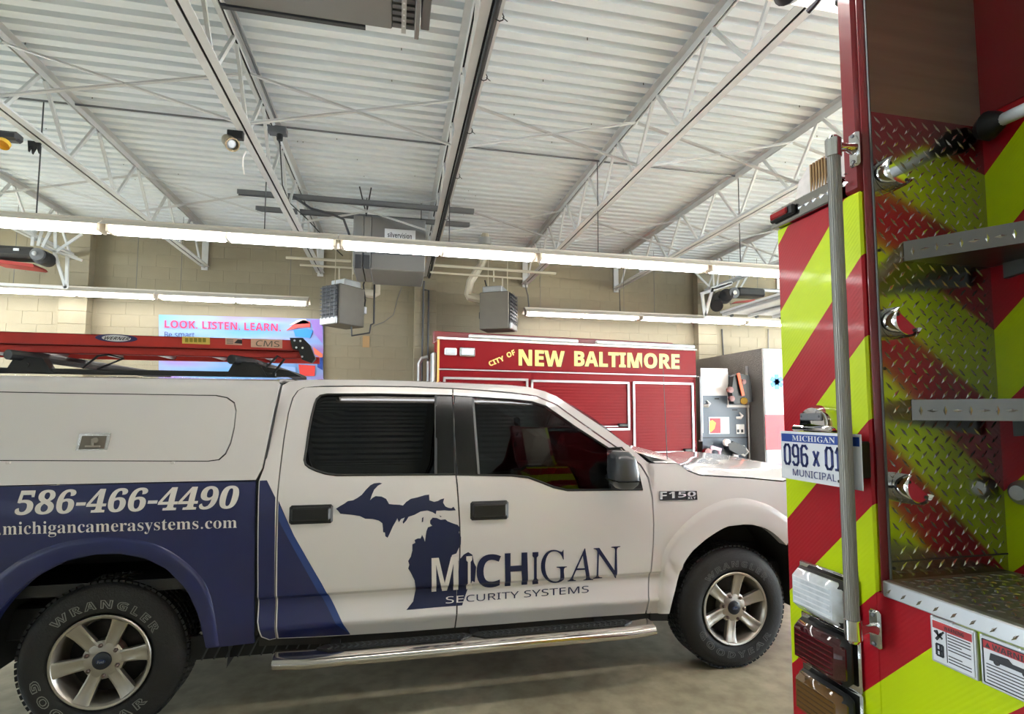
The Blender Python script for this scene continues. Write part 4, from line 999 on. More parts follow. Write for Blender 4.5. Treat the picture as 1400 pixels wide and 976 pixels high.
decal('map_island', [(577, 708), (579, 706.5), (578.5, 713), (576.5, 714)], S_cab, M_NAVY, d1, step=0)
decal('map_island', [(600.5, 704.5), (604, 706), (602, 707)], S_cab, M_NAVY, d1, step=0)
tx = S_o(.0035)
for ch, u0, u1, vb, vt, vb2, vt2, m_, par, kk in (('M', 590, 626.5, 809, 763, 806, 761, M_WTEXT, d1, 'sansb'), ('I', 637.5, 645.5, 805.6, 760.5, 805, 760, M_WTEXT, d2, 'sansb'),
        ('C', 651.5, 685, 804.6, 758, 802, 757.2, M_NAVY, d2, 'sansb'), ('H', 690, 721, 801.5, 756.5, 799, 755, M_NAVY, d2, 'sansb'), ('I', 728, 736, 799, 755, 798, 754.5, M_NAVY, d2, 'sansb')):
    text_on('company_letter', ch, quad((u0, vb), (u1, vb2), (u0, vt), (u1, vt2), tx), m_, par, k=kk, drape=(S_cab, .0035))
for ch, u0, u1, vb, vt, vb2, vt2 in (('G', 739.5, 775, 797.5, 752, 796.5, 751), ('A', 776, 811, 794.8, 750, 792.8, 749.5), ('N', 811, 848, 792, 749.5, 790, 746.5)):
    text_on('company_letter', ch, quad((u0, vb), (u1, vb2), (u0, vt), (u1, vt2), tx), M_NAVY, d2, k='serifi', shear=-.24, drape=(S_cab, .0035))
text_on('company_subline', 'SE', quad((609.5, 825), (634, 823.3), (609.5, 815.5), (634, 813.8), tx), M_WTEXT, d1, k='sans', drape=(S_cab, .0035))
text_on('company_subline', 'SYSTEMS', quad((716.5, 816.8), (805, 810), (716.5, 807.3), (805, 800.5), tx), M_NAVY, d2, k='sans', drape=(S_cab, .0035))
text_on('company_subline', 'CURITY', quad((637.5, 823), (709.5, 817.4), (637.5, 813.5), (709.5, 807.9), tx), M_NAVY, d2, k='sans', drape=(S_cab, .0035))
cp_ = lambda u, v: hit(u, v, S_cap, .003)
text_on('phone_number', '586-466-4490', quad((20, 704.5), (327, 695), (20, 670.5), (327, 663.5), cp_), M_WTEXT, bs, k='serifb', shear=.22, offset=.008, drape=(S_cap, .003))
text_on('web_address', '.michigancamerasystems.com', quad((-2, 736.5), (324, 726), (-2, 714), (324, 706), cp_), M_WTEXT, bs, k='serifb', offset=-.004, drape=(S_cap, .003))
# --- roof rack on the cap
rk_ = obj('roof_rack', MB().box((-2.55, 3.40, 1.885), (-.69, 3.45, 1.915), .006), M_BLACK, trk); obj('far_rack_rail', MB().box((-2.55, 4.97, 1.885), (-.69, 5.02, 1.915), .006), M_BLACK, rk_)
for x in (-1.95, -.86):
    obj('cross_bar', MB().tube([(x-.06, 3.34, 1.98), (x+.0, 3.5, 1.98), (x+.06, 4.9, 1.98), (x+.06, 5.07, 1.98)], .028, 10), M_BLACK, rk_)
    for y in (3.42, 4.99): obj('rack_foot', MB().prism([(x-.1, y-.03, 1.89), (x+.12, y-.03, 1.89), (x+.07, y-.03, 1.97), (x-.06, y-.03, 1.97)], (0, .06, 0)).cyl((x, y-.035, 1.93), (x, y-.03, 1.93), .012, 8), M_BLACK, rk_, 0)
obj('rack_strap', MB().tube([(-1.7, 3.42, 1.92), (-1.63, 3.42, 1.99), (-1.58, 3.43, 2.0), (-1.5, 3.42, 1.98), (-1.62, 3.4, 1.915)], .006, 6), M_BLACK, rk_)
obj('rack_strap', MB().tube([(-.8, 3.36, 1.96), (-.74, 3.37, 1.94), (-.68, 3.38, 2.01), (-.64, 3.37, 1.99), (-.7, 3.39, 1.91)], .007, 6), M_BLACK, rk_)
obj('rack_end_fairing', MB().prism([(-.82, 3.42, 1.892), (-.55, 3.42, 1.892), (-.62, 3.42, 1.925), (-.78, 3.42, 1.95)], (0, .09, 0)), M_BLACK, rk_, 0)

# ================================================================== LADDER
YLd = 3.52
ld = thing('extension_ladder', 'long red fibreglass extension ladder lying on the pickup rack', 'ladder', (-1.6, YLd, 2.015))
def ladd(u, v, y=YLd): return onY(u, v, y)
xe = ladd(425, 470).x; zt0, zt1 = 2.125, 2.06; zb0, zb1 = 2.058, 2.012; XLd = -3.4
for sec, (za, zb_, x1, yin) in enumerate(((zt0, zt1, xe-.07, 0), (zb0, zb1, xe+.005, .02))):
    for s in (0, 1):
        y = YLd+yin+s*(.40-2*yin); fl = .03*(1 if s == 0 else -1)
        m_ = MB().box((XLd, y, zb_), (x1, y+.005*(1 if s == 0 else -1), za))
        m_.box((XLd, min(y, y+fl), za-.004), (x1, max(y, y+fl), za)).box((XLd, min(y, y+fl), zb_), (x1, max(y, y+fl), zb_+.004))
        r_ = obj(['upper_rail', 'lower_rail'][sec], m_, M_LADDER, ld, 0)
        if sec == 0 and s == 0: rail_n = r_
    zc = (za+zb_)/2; x = XLd+.15
    while x < x1-.1:
        obj('rung', MB().cyl((x, YLd+yin+.006, zc), (x, YLd+.394-yin, zc), .016, 8), M_GALV, ld); x += .305
obj('rail_lip', MB().box((XLd, YLd-.004, zt1-.002), (xe-.05, YLd+.02, zt1+.003)), mat('ladder_dark_red', (150, 38, 34), .5), ld)
# end shoe
c0 = ladd(413, 474); c1 = ladd(432, 493)
obj('end_shoe', MB().prism([ladd(u, v, YLd-.012) for u, v in ((396, 461.5), (414, 462), (424, 472), (431, 490), (426, 496), (413, 491.5), (408, 479), (400, 477))], (0, .05, 0)), M_BLACK, ld, 0)
for u, v in ((402.5, 465.5), (410.5, 466), (405, 475), (413.5, 475.5), (413, 487.5)):
    p = ladd(u, v, YLd-.013); obj('shoe_rivet', MB().lathe([(0, -.003), (.006, -.002), (.007, .002)], p, (0, 1, 0), 10), M_PLATE, ld)
lf = lambda u, v: ladd(u, v, YLd-.002); lf2 = lambda u, v: ladd(u, v, YLd-.0035)
obj('logo_oval', MB().add([lf(159+29*math.cos(2*PI*k/32), 462.3+5.6*math.sin(2*PI*k/32)+.04*29*math.cos(2*PI*k/32)) for k in range(32)], [tuple(range(32))]), mat('logo_navy', (44, 40, 92), .5), ld, 0)
obj('logo_white', MB().add([ladd(159+20*math.cos(2*PI*k/32), 462.3+4.4*math.sin(2*PI*k/32)+.04*20*math.cos(2*PI*k/32), YLd-.003) for k in range(32)], [tuple(range(32))]), M_PLATE, ld, 0)
text_on('logo_word', 'WERNER', quad((142, 464), (176, 465.2), (144, 459.8), (178, 461.2), lambda u, v: ladd(u, v, YLd-.004)), M_INK, ld, k='sansb', shear=.2)
def sticker(name, u0, v0, u1, v1, m):
    return obj(name, MB().add([lf(u0, v0), lf(u1, v0+.04*(u1-u0)), lf(u1, v1+.04*(u1-u0)), lf(u0, v1)], [(0, 1, 2, 3)]), m, ld, 0)
s1 = sticker('sticker', 249, 459.8, 287, 469.5, mat('sticker_yellow', (226, 196, 96), .5)); s2 = sticker('sticker', 308, 461.8, 331, 471, mat('sticker_tan', (220, 178, 156), .5)); s3 = sticker('sticker', 343, 462.5, 386, 474.5, mat('sticker_tan', (220, 178, 156), .5))
for k in range(5): obj('sticker_print', MB().add([lf2(253+k*6, 462), lf2(257.5+k*6, 462.3), lf2(257.5+k*6, 467.8), lf2(253+k*6, 467.6)], [(0, 1, 2, 3)]), mat('sticker_print_olive', (150, 136, 40), .6), s1, 0)
for k in range(4): obj('sticker_print', MB().add([lf2(310, 463.5+k*1.8), lf2(319, 463.9+k*1.8), lf2(319, 464.7+k*1.8), lf2(310, 464.4+k*1.8)], [(0, 1, 2, 3)]), M_GREY, s2, 0)
obj('sticker_print', MB().add([lf2(320, 469), lf2(325, 464), lf2(331, 464.5), lf2(331, 470), lf2(324, 469.5)], [(0, 1, 2, 3, 4)]), M_INK, s2, 0)
text_on('sticker_print', 'CMS', quad((349, 473), (382, 474.5), (351, 465), (382, 466.5), lf2), M_GREY2, s3, k='sans')

# ================================================================== FIRE ENGINE REAR (foreground right)
X0 = 1.28; YN, YFAR = 1.217, 1.58; YC2 = .33; XB = 1.70; ZF = 1.236
eng = thing('fire_engine', 'fire engine rear with red and lime chevrons, grab rail and steps', 'fire engine', (4.5, YC2, 0))
def ep(n, mb, m, par=eng, sm=0): return obj(n, mb, m, par, sm)
for s in (1, -1):
    f = (lambda y: y) if s > 0 else (lambda y: 2*YC2-y)
    def fb(lo, hi, bev=0): a, b = f(lo[1]), f(hi[1]); return ((lo[0], min(a, b), lo[2]), (hi[0], max(a, b), hi[2]), bev)
    ep('rear_pillar', MB().box(*fb((X0, YN+.022, .32), (XB, YFAR, 2.31), .006)), M_CHEV)
    ep('corner_post', MB().box(*fb((X0+.004, YN, .32), (X0+.10, YN+.024, 3.25), .011)), M_DRED, sm=40)
    ep('upper_post', MB().box(*fb((X0+.002, YN+.02, 2.3105), (X0+.12, YN+.085, 3.25), .012)), M_DRED, sm=40)
    ep('recess_side', MB().box(*fb((X0+.02, YN-.003, ZF-.02), (XB, YN, 2.53))), M_DIAM)
    ep('upper_side_panel', MB().box(*fb((X0+.02, YN-.003, 2.53), (XB, YN, 3.25))), M_BRUSH)
    ep('panel_edge', MB().box(*fb((X0+.017, YN-.0055, ZF), (X0+.021, YN+.001, 3.25))), M_STRUT)
# raised diamond lugs on the polished plate
def lugs(fn, nu, nv, size, h, skip=None):
    """fn(a, b) -> (point, du, dv, n); a, b in metres"""
    mb = MB()
    for i in range(nu):
        for j in range(nv):
            for k in range(2):
                a = (i+.5*k)*.042+.012; b = (j+.5*k)*.042+.012
                q = fn(a, b)
                if q is None: continue
                p, du, dv, n = q; th = math.radians(45 if k else -45)
                d = du*math.cos(th)+dv*math.sin(th); e = -du*math.sin(th)+dv*math.cos(th)
                L_, W_ = size, size*.27
                mb.add([p-d*L_, p-e*W_, p+d*L_, p+e*W_, p-d*L_*.45+n*h, p+d*L_*.45+n*h], [(0, 1, 5, 4), (1, 2, 5), (2, 3, 4, 5), (3, 0, 4)])
    return mb
ex, ey, ez = Vector((1, 0, 0)), Vector((0, 1, 0)), Vector((0, 0, 1))
o = ep('side_tread_lugs', lugs(lambda a, b: (Vector((X0+.03+a, YN-.003, ZF+b)), ex, ez, -ey) if X0+.03+a < XB-.01 and ZF+b < 2.52 else None, 11, 31, .0165, .0026), M_DIAML); o['kind'] = 'stuff'
ep('side_seam', MB().box((X0+.022, YN-.0045, ZF+.045), (XB, YN-.0025, ZF+.049)), M_DGREY)
for x, z in ((1.31, 2.13), (1.31, 1.80), (1.31, 1.48), (1.31, 1.265), (1.685, 2.2), (1.685, 1.72), (1.66, 1.86)):
    ep('rivet', MB().lathe([(0, -.003), (.004, -.0025), (.005, 0)], (x, YN-.003, z), (0, 1, 0), 8), M_DGREY, sm=30)
# recess back wall, floor, nose, lower panel
ep('recess_back', MB().box((XB, 2*YC2-YN, ZF-.02), (XB+.03, YN, 3.25)), M_CHEV)
ep('upper_back_panel', MB().box((XB-.004, 2*YC2-YN+.01, 2.56), (XB-.001, YN-.004, 3.25)), M_DRED)
ep('step_floor', MB().box((X0+.01, 2*YC2-YN, ZF-.03), (XB, YN, ZF)), M_DIAMF)
o = ep('floor_tread_lugs', lugs(lambda a, b: (Vector((X0+.03+a, YN-.02-b, ZF)), ex, ey, ez) if X0+.03+a < XB-.02 and b < 1.6 else None, 11, 40, .0165, .003), M_DIAML); o['kind'] = 'stuff'
ep('step_nose', MB().box((X0-.012, 2*YC2-YN+.005, 1.196), (X0+.012, YN-.004, ZF+.001), .003), M_GALV)
o = ep('nose_tread_lugs', lugs(lambda a, b: (Vector((X0-.0121, YN-.01-b, 1.204+a*.7)), ez, ey, -ex) if a < .03 else None, 1, 44, .012, .003), M_DIAML); o['kind'] = 'stuff'
ep('lower_panel', MB().box((X0, 2*YC2-YN-.02, .32), (X0+.05, YN+.024, 1.197)), M_CHEV)
ep('reflective_strip', MB().box((X0-.003, .2, 1.176), (X0+.002, 1.03, 1.194)), mat('lime_strip', (196, 222, 20), .4))
# top trim of the pillar and clear beacon
tr_ = ep('top_trim', MB().box((X0-.012, YN+.09, 2.312), (X0+.2, YFAR+.012, 2.375), .004), M_DIAM)
lg = MB()
for k in range(10): lg.add([(X0-.0125, YFAR-.03-k*.03, 2.335), (X0-.0125, YFAR-.045-k*.03, 2.343), (X0-.0125, YFAR-.03-k*.03, 2.351), (X0-.0125, YFAR-.015-k*.03, 2.343), (X0-.016, YFAR-.03-k*.03, 2.343)], [(0, 1, 4), (1, 2, 4), (2, 3, 4), (3, 0, 4)])
for k in range(9): lg.add([(X0-.01, YFAR-.04-k*.032, 2.3752), (X0+.03, YFAR-.055-k*.032, 2.3752), (X0+.012, YFAR-.036-k*.032, 2.3752), (X0+.01, YFAR-.046-k*.032, 2.382)], [(0, 1, 3), (1, 2, 3), (2, 0, 3)])
o = obj('trim_lugs', lg, M_DIAML, tr_, 0); o['kind'] = 'stuff'
ml = ep('marker_lamp', MB().box((X0-.028, 1.47, 2.328), (X0-.012, YFAR, 2.362), .005), M_BLACK)
obj('marker_lens', MB().box((X0-.036, 1.49, 2.334), (X0-.026, YFAR-.01, 2.357), .005), mat('red_lens', (140, 16, 24), .12, coat=.6), ml)
bc = ep('beacon', MB().box((X0+.03, 1.28, 2.375), (X0+.19, 1.54, 2.39), .006), M_CHROME)
M_LENS = mat('clear_lens', (214, 208, 204), .12, coat=.5, noise=.12, nscale=25)
obj('beacon_lens', MB().prism([(X0+.035, 1.535, 2.388), (X0+.035, 1.29, 2.388), (X0+.05, 1.30, 2.50), (X0+.05, 1.48, 2.50), (X0+.045, 1.52, 2.46)], (.14, 0, 0)), M_LENS, bc, 0)
for k in range(9): obj('lens_rib', MB().box((X0+.036, 1.36+k*.012, 2.395), (X0+.046, 1.366+k*.012, 2.49)), mat('lens_amber_rib', (150, 120, 84), .2), bc, 0)
# grab rail with chrome stanchions
gr = ep('grab_rail', MB().tube([(1.2, 1.243, 1.10), (1.2, 1.243, 2.43)], .0165, 20), mat('knurled_rail', (172, 169, 162), .5, metal=.45, bump=.35, bscale=160, stretch=(1, 1, .15)), sm=50)
rb_ = MB()
for k in range(20):
    a = 2*PI*k/20; rb_.bar((1.2+.0165*math.cos(a), 1.243+.0165*math.sin(a), 1.13), (1.2+.0165*math.cos(a), 1.243+.0165*math.sin(a), 2.40), .0022, .0022)
obj('rail_flutes', rb_, mat('flute_grey', (150, 148, 143), .5, metal=.3), gr, 0)
for z in (1.10, 2.43):
    sg = 1 if z > 2 else -1
    st = obj('stanchion', MB().lathe([(0, .03), (.012, .03), (.021, .02), (.021, -.03), (.017, -.032)], (1.2, 1.243, z), (0, 0, sg), 20).tube([(1.21, 1.243, z), (1.245, 1.243, z+.003), (1.268, 1.243, z)], [.015, .011, .017], 12), M_CHROME, gr, 40)
    obj('stanchion_foot', MB().box((1.266, 1.225, z-.05), (1.28, 1.262, z+.05), .008), M_CHROME, gr, 40)
    for dz in (-.038, .038): obj('foot_screw', MB().lathe([(0, -.004), (.005, -.003), (.006, 0)], (1.266, 1.243, z+dz), (1, 0, 0), 8), M_STRUT, gr)
# corner steps
for z in (2.16, 1.715):
    tri = [(1.392, YN-.004), (1.435, YN-.004), (XB-.003, YN-.004), (XB-.003, .80), (XB-.003, .775)]
    s_ = ep('corner_step', MB().prism([(x, y, z) for x, y in tri], (0, 0, -.056)), M_STEP, sm=0)
    A = Vector((1.392, YN-.004, z)); B = Vector((XB-.003, .775, z)); d = (B-A).normalized(); n = Vector((d.y, -d.x, 0)); n = n if n.dot(Vector((-1, -1, 0))) > 0 else -n
    m_ = MB(); L_ = (B-A).length; k = 0
    while .02+k*.026 < L_-.02:
        p = A+d*(.02+k*.026)+n*.0002-ez*.03; e1, e2 = (d, ez) if k % 2 else (ez, d)
        m_.add([p-e1*.013, p-e2*.0042, p+e1*.013, p+e2*.0042, p+n*.003], [(0, 1, 4), (1, 2, 4), (2, 3, 4), (3, 0, 4)])
        p = A+d*(.02+k*.026)-n*.012; 
        if k % 2 == 0: m_.add([p-n*.01+ez*.0002, p-d*.003+ez*.0002, p+n*.011+ez*.0002, p+d*.003+ez*.0002, p+ez*.003], [(0, 1, 4), (1, 2, 4), (2, 3, 4), (3, 0, 4)])
        k += 1
    o = obj('step_lugs', m_, M_DIAML, s_, 0); o['kind'] = 'stuff'
    obj('step_gusset', MB().prism([(XB-.02, YN-.05, z-.056), (XB-.02, .82, z-.056), (XB-.02, YN-.05, z-.1)], (.017, 0, 0)), M_STRUT, s_, 0)
# hooded chrome step lamps on the side plate
for x, z, tl in ((1.338, 2.35, .5), (1.338, 1.93, .35), (1.349, 1.482, .35)):
    c = Vector((x+.015, YN-.004, z)); m_ = MB(); R_ = .047
    dirx = Vector((.62, 0, .78)); dz_ = Vector((-.78, 0, .62)); rows = []
    for k in range(15):
        a = PI*(k/14)*1.1-PI*.05; v = dz_*math.cos(a)*R_-dirx*math.sin(a)*R_
        rows.append([c+v*1.04, c+v-ey*.036, c+v*.95-ey*.042, c+v*.86-ey*.038, c+v*.84])
    lamp = ep('step_lamp_hood', m_.grid(rows), M_CHROME, sm=50)
    pl = [c+dz_*R_*.96*math.cos(a)-dirx*R_*.96*math.sin(a)-ey*.0345 for a in [PI*k/14 for k in range(15)]]
    obj('lamp_cover', MB().prism(pl, (0, .02, 0)), M_CHROME, lamp, 0)
    for s in (-1, 1): obj('cover_screw', MB().lathe([(0, -.002), (.005, -.001), (.005, .002)], c+dz_*R_*.72*s-dirx*.008-ey*.0355, (0, 1, 0), 8), M_DGREY, lamp)
# upper grip tube in the recess
gt = ep('grip_tube', MB().tube([(1.66, YN-.05, 2.505), (1.60, 1.02, 2.472), (1.5, .72, 2.43)], .017, 12), mat('white_grip', (200, 204, 206), .4), sm=40)
obj('grip_boot', MB().lathe([(0, -.04), (.03, -.035), (.045, 0), (.03, .04), (.018, .06)], (1.66, YN-.05, 2.505), Vector((-.06, -.15, -.033)), 14), M_BLACK, gt, 40)
cb = ep('round_lamp', MB().lathe([(0, -.025), (.02, -.024), (.032, -.012), (.035, 0)], (XB, 1.165, 1.46), (1, 0, 0), 18), M_GALV, sm=40)
# hanging hose nozzles and strap above the tailboard
def lp(u, v, x=1.34): return onX(u, v, x)
ep('dangling_strap', MB().tube([lp(1128, -14, 1.31), lp(1118, 2, 1.31), lp(1106, 15, 1.31)], [.012, .009, .011], 8), mat('dark_strap', (44, 30, 38), .5), sm=40)
ep('dangling_buckle', MB().tube([lp(1150, -18, 1.30), lp(1152, 2, 1.30), lp(1153, 7, 1.30)], [.018, .02, .008], 10), M_BLACK, sm=40)
ep('hose_roll', MB().lathe([(0, -.03), (.06, -.03), (.075, 0), (.06, .03), (0, .03)], lp(1082, -26, 1.31), (1, .2, 0), 20), M_BLACK, sm=40)
ep('added_shade_cover', MB().box((X0+.06, 2*YC2-YN+.03, 3.26), (XB+2.5, YN-.01, 3.3), .01), M_DRED)  # unseen cover, added to keep the overhead light out of the recess
# licence plate, its lamp
XP = 1.222
def pp(u, v, o=0.): return onX(u, v, XP-o)
pl_ = ep('licence_plate', MB().box((XP, 1.213, 1.471), (XP+.002, 1.522, 1.621), .0008), M_PLATE)
band = obj('plate_band', MB().box((XP-.0008, 1.219, 1.588), (XP+.001, 1.516, 1.613)), M_PBLUE, pl_, 0)
def pf(y0, y1, z0, z1, o): return lambda a, b: Vector((XP-o, y0+(y1-y0)*a, z0+(z1-z0)*b))
text_on('plate_state', 'MICHIGAN', pf(1.468, 1.300, 1.592, 1.609, .0015), M_PLATE, band, k='serifb')
def stencil(ch, y0, y1, z0, z1):
    """tall plate figures drawn as one rounded stroke"""
    P = {'0': [[(.1, .15), (.1, .85), (.3, 1), (.7, 1), (.9, .85), (.9, .15), (.7, 0), (.3, 0), (.1, .15)]],
         '9': [[(.1, .12), (.3, 0), (.7, 0), (.9, .15), (.9, .85), (.7, 1), (.3, 1), (.1, .85), (.1, .55), (.3, .42), (.9, .45)]],
         '6': [[(.9, .88), (.7, 1), (.3, 1), (.1, .85), (.1, .15), (.3, 0), (.7, 0), (.9, .15), (.9, .45), (.7, .58), (.1, .55)]],
         '1': [[(.2, .8), (.5, 1), (.5, 0)], [(.1, 0), (.9, 0)]], 'X': [[(.1, 0), (.9, 1)], [(.9, 0), (.1, 1)]]}[ch]
    m_ = MB()
    for st in P:
        for (a, b), (c_, d) in zip(st, st[1:]):
            p = Vector((XP-.0012, y0+(y1-y0)*a, z0+(z1-z0)*b)); q = Vector((XP-.0012, y0+(y1-y0)*c_, z0+(z1-z0)*d)); t = (q-p).normalized()*.0028
            m_.bar(p-t, q+t, .0072, .0022, (1, 0, 0))
    return m_
M_PNUM = mat('plate_navy', (36, 50, 116), .4)
for ch, y0, y1, z0, z1 in (('0', 1.506, 1.478, 1.518, 1.578), ('9', 1.470, 1.442, 1.518, 1.578), ('6', 1.434, 1.406, 1.518, 1.578), ('X', 1.384, 1.362, 1.524, 1.562), ('0', 1.338, 1.310, 1.518, 1.578), ('1', 1.302, 1.282, 1.518, 1.578)):
    obj('plate_figure', stencil(ch, y0, y1, z0, z1), M_PNUM, pl_, 0)
text_on('plate_class', 'MUNICIPAL', pf(1.470, 1.300, 1.484, 1.505, .0015), M_PNUM, pl_, k='sans')
obj('plate_bolt', MB().lathe([(0, -.003), (.004, -.002), (.004, .001)], (XP, 1.292, 1.487), (1, 0, 0), 8), M_BLACK, pl_)
obj('plate_bracket', MB().box((XP+.002, 1.24, 1.5), (X0, 1.30, 1.6), .004).box((XP+.002, 1.42, 1.5), (X0, 1.48, 1.6), .004), M_BLACK, pl_, 0)
# plate lamp: chrome dome on a base
pm = ep('plate_lamp', MB().box((1.222, 1.315, 1.622), (X0, 1.475, 1.640), .006), M_CHROME, sm=40)
rows = []
for k in range(13):
    a = PI*k/12; y = 1.395+.058*math.cos(a); z = 1.640+.062*math.sin(a)**.8
    rows.append([(X0, y, z), (1.245, y, z), (1.23, 1.395+.05*math.cos(a), 1.640+.054*math.sin(a)**.8), (1.228, 1.395, 1.645)])
obj('lamp_dome', MB().grid(rows), M_CHROME, pm, 50)
obj('dome_slot', MB().box((1.224, 1.352, 1.655), (1.231, 1.438, 1.678), .004), M_STRUT, pm, 0)
for y in (1.36, 1.43): obj('dome_screw', MB().lathe([(0, -.003), (.004, -.002), (.005, .001)], (1.226, y, 1.668), (1, 0, 0), 8), M_DGREY, pm)
# tail lamps: clear reverse, dark red stop, amber turn
def tail(name, z0, z1, lens, rib):
    y0, y1 = 1.306, 1.506
    b = ep(name, MB().box((X0-.012, y0-.012, z0-.010), (X0, y1+.010, z1+.010), .012), M_CHROME, sm=40)
    obj('lamp_body', MB().box((X0-.05, y0-.004, z0), (X0-.008, y1, z1), .02), M_BLACK, b, 40)
    l = obj('lamp_lens', MB().box((X0-.064, y0+.004, z0+.006), (X0-.02, y1-.004, z1-.006), .022), lens, b, 40)
    for k in range(6): obj('lens_rib', MB().box((X0-.0655, y0+.03, z0+.03+k*.015), (X0-.063, y1-.03, z0+.033+k*.015)), rib, b, 0)
    return b
tail('reverse_lamp', 1.070, 1.203, mat('reverse_lens', (214, 220, 226), .1, coat=.7, noise=.15, nscale=30), M_PLATE)
tail('stop_lamp', .912, 1.047, mat('stop_lens', (62, 8, 16), .08, coat=.8), mat('stop_rib', (88, 14, 24), .2))
tail('turn_lamp', .760, .893, mat('turn_lens', (100, 68, 26), .1, coat=.7), mat('turn_rib', (76, 50, 20), .2))
# warning signs in clear frames
def sign(y0, y1, kind):
    z0, z1 = 1.092, 1.187
    b = ep('warning_plate', MB().box((X0-.009, y1-.006, z0-.006), (X0, y0+.006, z1+.006), .002), M_GALV)
    obj('sign_face', MB().box((X0-.0105, y1, z0), (X0-.008, y0, z1)), M_PLATE, b, 0)
    obj('sign_header', MB().box((X0-.0112, y1+.002, z1-.020), (X0-.0100, y0-.002, z1-.003)), M_WRED, b, 0)
    def bar_(ya, yb, z, h=.0022): obj('sign_line', MB().box((X0-.0112, yb, z), (X0-.0100, ya, z+h)), M_INK, b, 0)
    def ln(a, c_): return Vector((X0-.011, y0+(y1-y0)*a, z0+(z1-z0)*c_))
    if kind == 0:
        text_on('sign_word', 'WARNING', lambda a, c_: Vector((X0-.0118, y0-.03-.045*a, z1-.016+.009*c_)), M_INK, b, k='sansb')
        for k in range(10):
            if k != 3: bar_(y0-.037, y1+.006+(.02 if k in (2, 6) else 0), z0+.008+k*.0068, .0022)
        bar_(y0-.033, y0-.0345+.0, z0+.006, .07)
        m_ = MB().bar(ln(.06, .72), ln(.26, .58), .004, .002, (1, 0, 0)).bar(ln(.1, .52), ln(.24, .70), .006, .002, (1, 0, 0)).bar(ln(.2, .66), ln(.3, .76), .004, .002, (1, 0, 0)).bar(ln(.12, .75), ln(.16, .62), .004, .002, (1, 0, 0))
        obj('sign_pictogram', m_, M_INK, b, 0)
        m_ = MB()
        for a, c_ in (((.1, .15), (.1, .42)), ((.1, .42), (.26, .42)), ((.26, .42), (.26, .15)), ((.26, .15), (.1, .15)), ((.1, .28), (.26, .28)), ((.2, .42), (.2, .15))): m_.bar(ln(*a), ln(*c_), .004, .002, (1, 0, 0))
        obj('sign_pictogram', m_, M_INK, b, 0)
    else:
        text_on('sign_word', '\u25b2WARNING' if False else 'WARNING', lambda a, c_: Vector((X0-.0118, y0-.022-.085*a, z1-.018+.012*c_)), M_INK, b, k='sansb')
        obj('sign_pictogram', MB().prism([Vector((X0-.0118, y0-.008, z1-.017)), Vector((X0-.0118, y0-.018, z1-.017)), Vector((X0-.0118, y0-.013, z1-.007))], (.001, 0, 0)), M_INK, b, 0)
        m_ = MB().prism([ln(a, c_) for a, c_ in ((.1, .56), (.12, .72), (.35, .74), (.4, .66), (.68, .66), (.68, .56))], (-.001, 0, 0))
        for a in (.2, .56): m_.lathe([(0, -.002), (.006, -.002), (.006, 0)], ln(a, .56), (1, 0, 0), 12)
        obj('sign_pictogram', m_, M_INK, b, 0)
        obj('sign_pictogram', MB().bar(ln(.74, .7), ln(.9, .6), .004, .002, (1, 0, 0)).bar(ln(.78, .58), ln(.88, .7), .004, .002, (1, 0, 0)), M_INK, b, 0)
        for k in range(6): bar_(y0-.008, y1+.008+(.06 if k in (3, 1) else .01), z0+.008+k*.0068, .002)
        for (a, b2) in (((0, 0), (1, 0)), ((0, 0), (0, 1)), ((1, 0), (1, 1)), ((0, 1), (1, 1))):
            obj('sign_border', MB().bar(ln(.015+.97*a[0], .02+.96*a[1]), ln(.015+.97*b2[0], .02+.96*b2[1]), .0022, .002, (1, 0, 0)), M_INK, b, 0)
    for y in (y0, (y0+y1)/2, y1): obj('frame_screw', MB().lathe([(0, -.002), (.0025, -.001), (.003, .001)], (X0-.009, y, z1+.004), (1, 0, 0), 8), M_PLATE, b)
sign(1.082, .988, 0); sign(.970, .82, 1)
# the rest of the engine
ep('body_box', MB().box((XB+.03, 2*YC2-YFAR, .55), (5.2, YFAR, 2.9), .03), M_RED, sm=30)
for s in (0, 1):
    for k in range(3):
        y = YFAR+.001 if s == 0 else 2*YC2-YFAR-.013
        sh = ep('side_shutter', MB().box((XB+.2+k*1.1, y, .8), (XB+1.2+k*1.1, y+.012, 2.2), .004), M_GALV)
ep('cab', MB().prism([(5.25, YC2-1.2, .5), (5.25, YC2-1.2, 2.75), (7.3, YC2-1.2, 2.75), (7.6, YC2-1.2, 1.6), (7.6, YC2-1.2, .5)], (0, 2.4, 0)), M_RED, sm=0)
ep('cab_window', MB().box((5.6, YC2-1.21, 1.7), (7.2, YC2+1.21, 2.45), .02), M_GLOSSB)
ep('rear_bumper_beam', MB().box((X0+.05, 2*YC2-YFAR, .32), (XB+.1, YFAR, .55), .02), M_DGREY)
for x in (2.9, 6.2):
    for y, sg in ((YFAR-.02, -1), (2*YC2-YFAR+.02, 1)):
        wt = ep('engine_wheel', MB().lathe([(.28, .02), (.32, 0), (.44, .0), (.5, .04), (.52, .08), (.52, .24), (.5, .28), (.4, .3), (.28, .28)], (x, y, .52), (0, sg, 0), 40), M_RUBBER, sm=40)
        obj('wheel_hub', MB().lathe([(0, .03), (.1, .02), (.14, .06), (.27, .05), (.29, .02)], (x, y, .52), (0, sg, 0), 32), M_ALLOY, wt, 40)

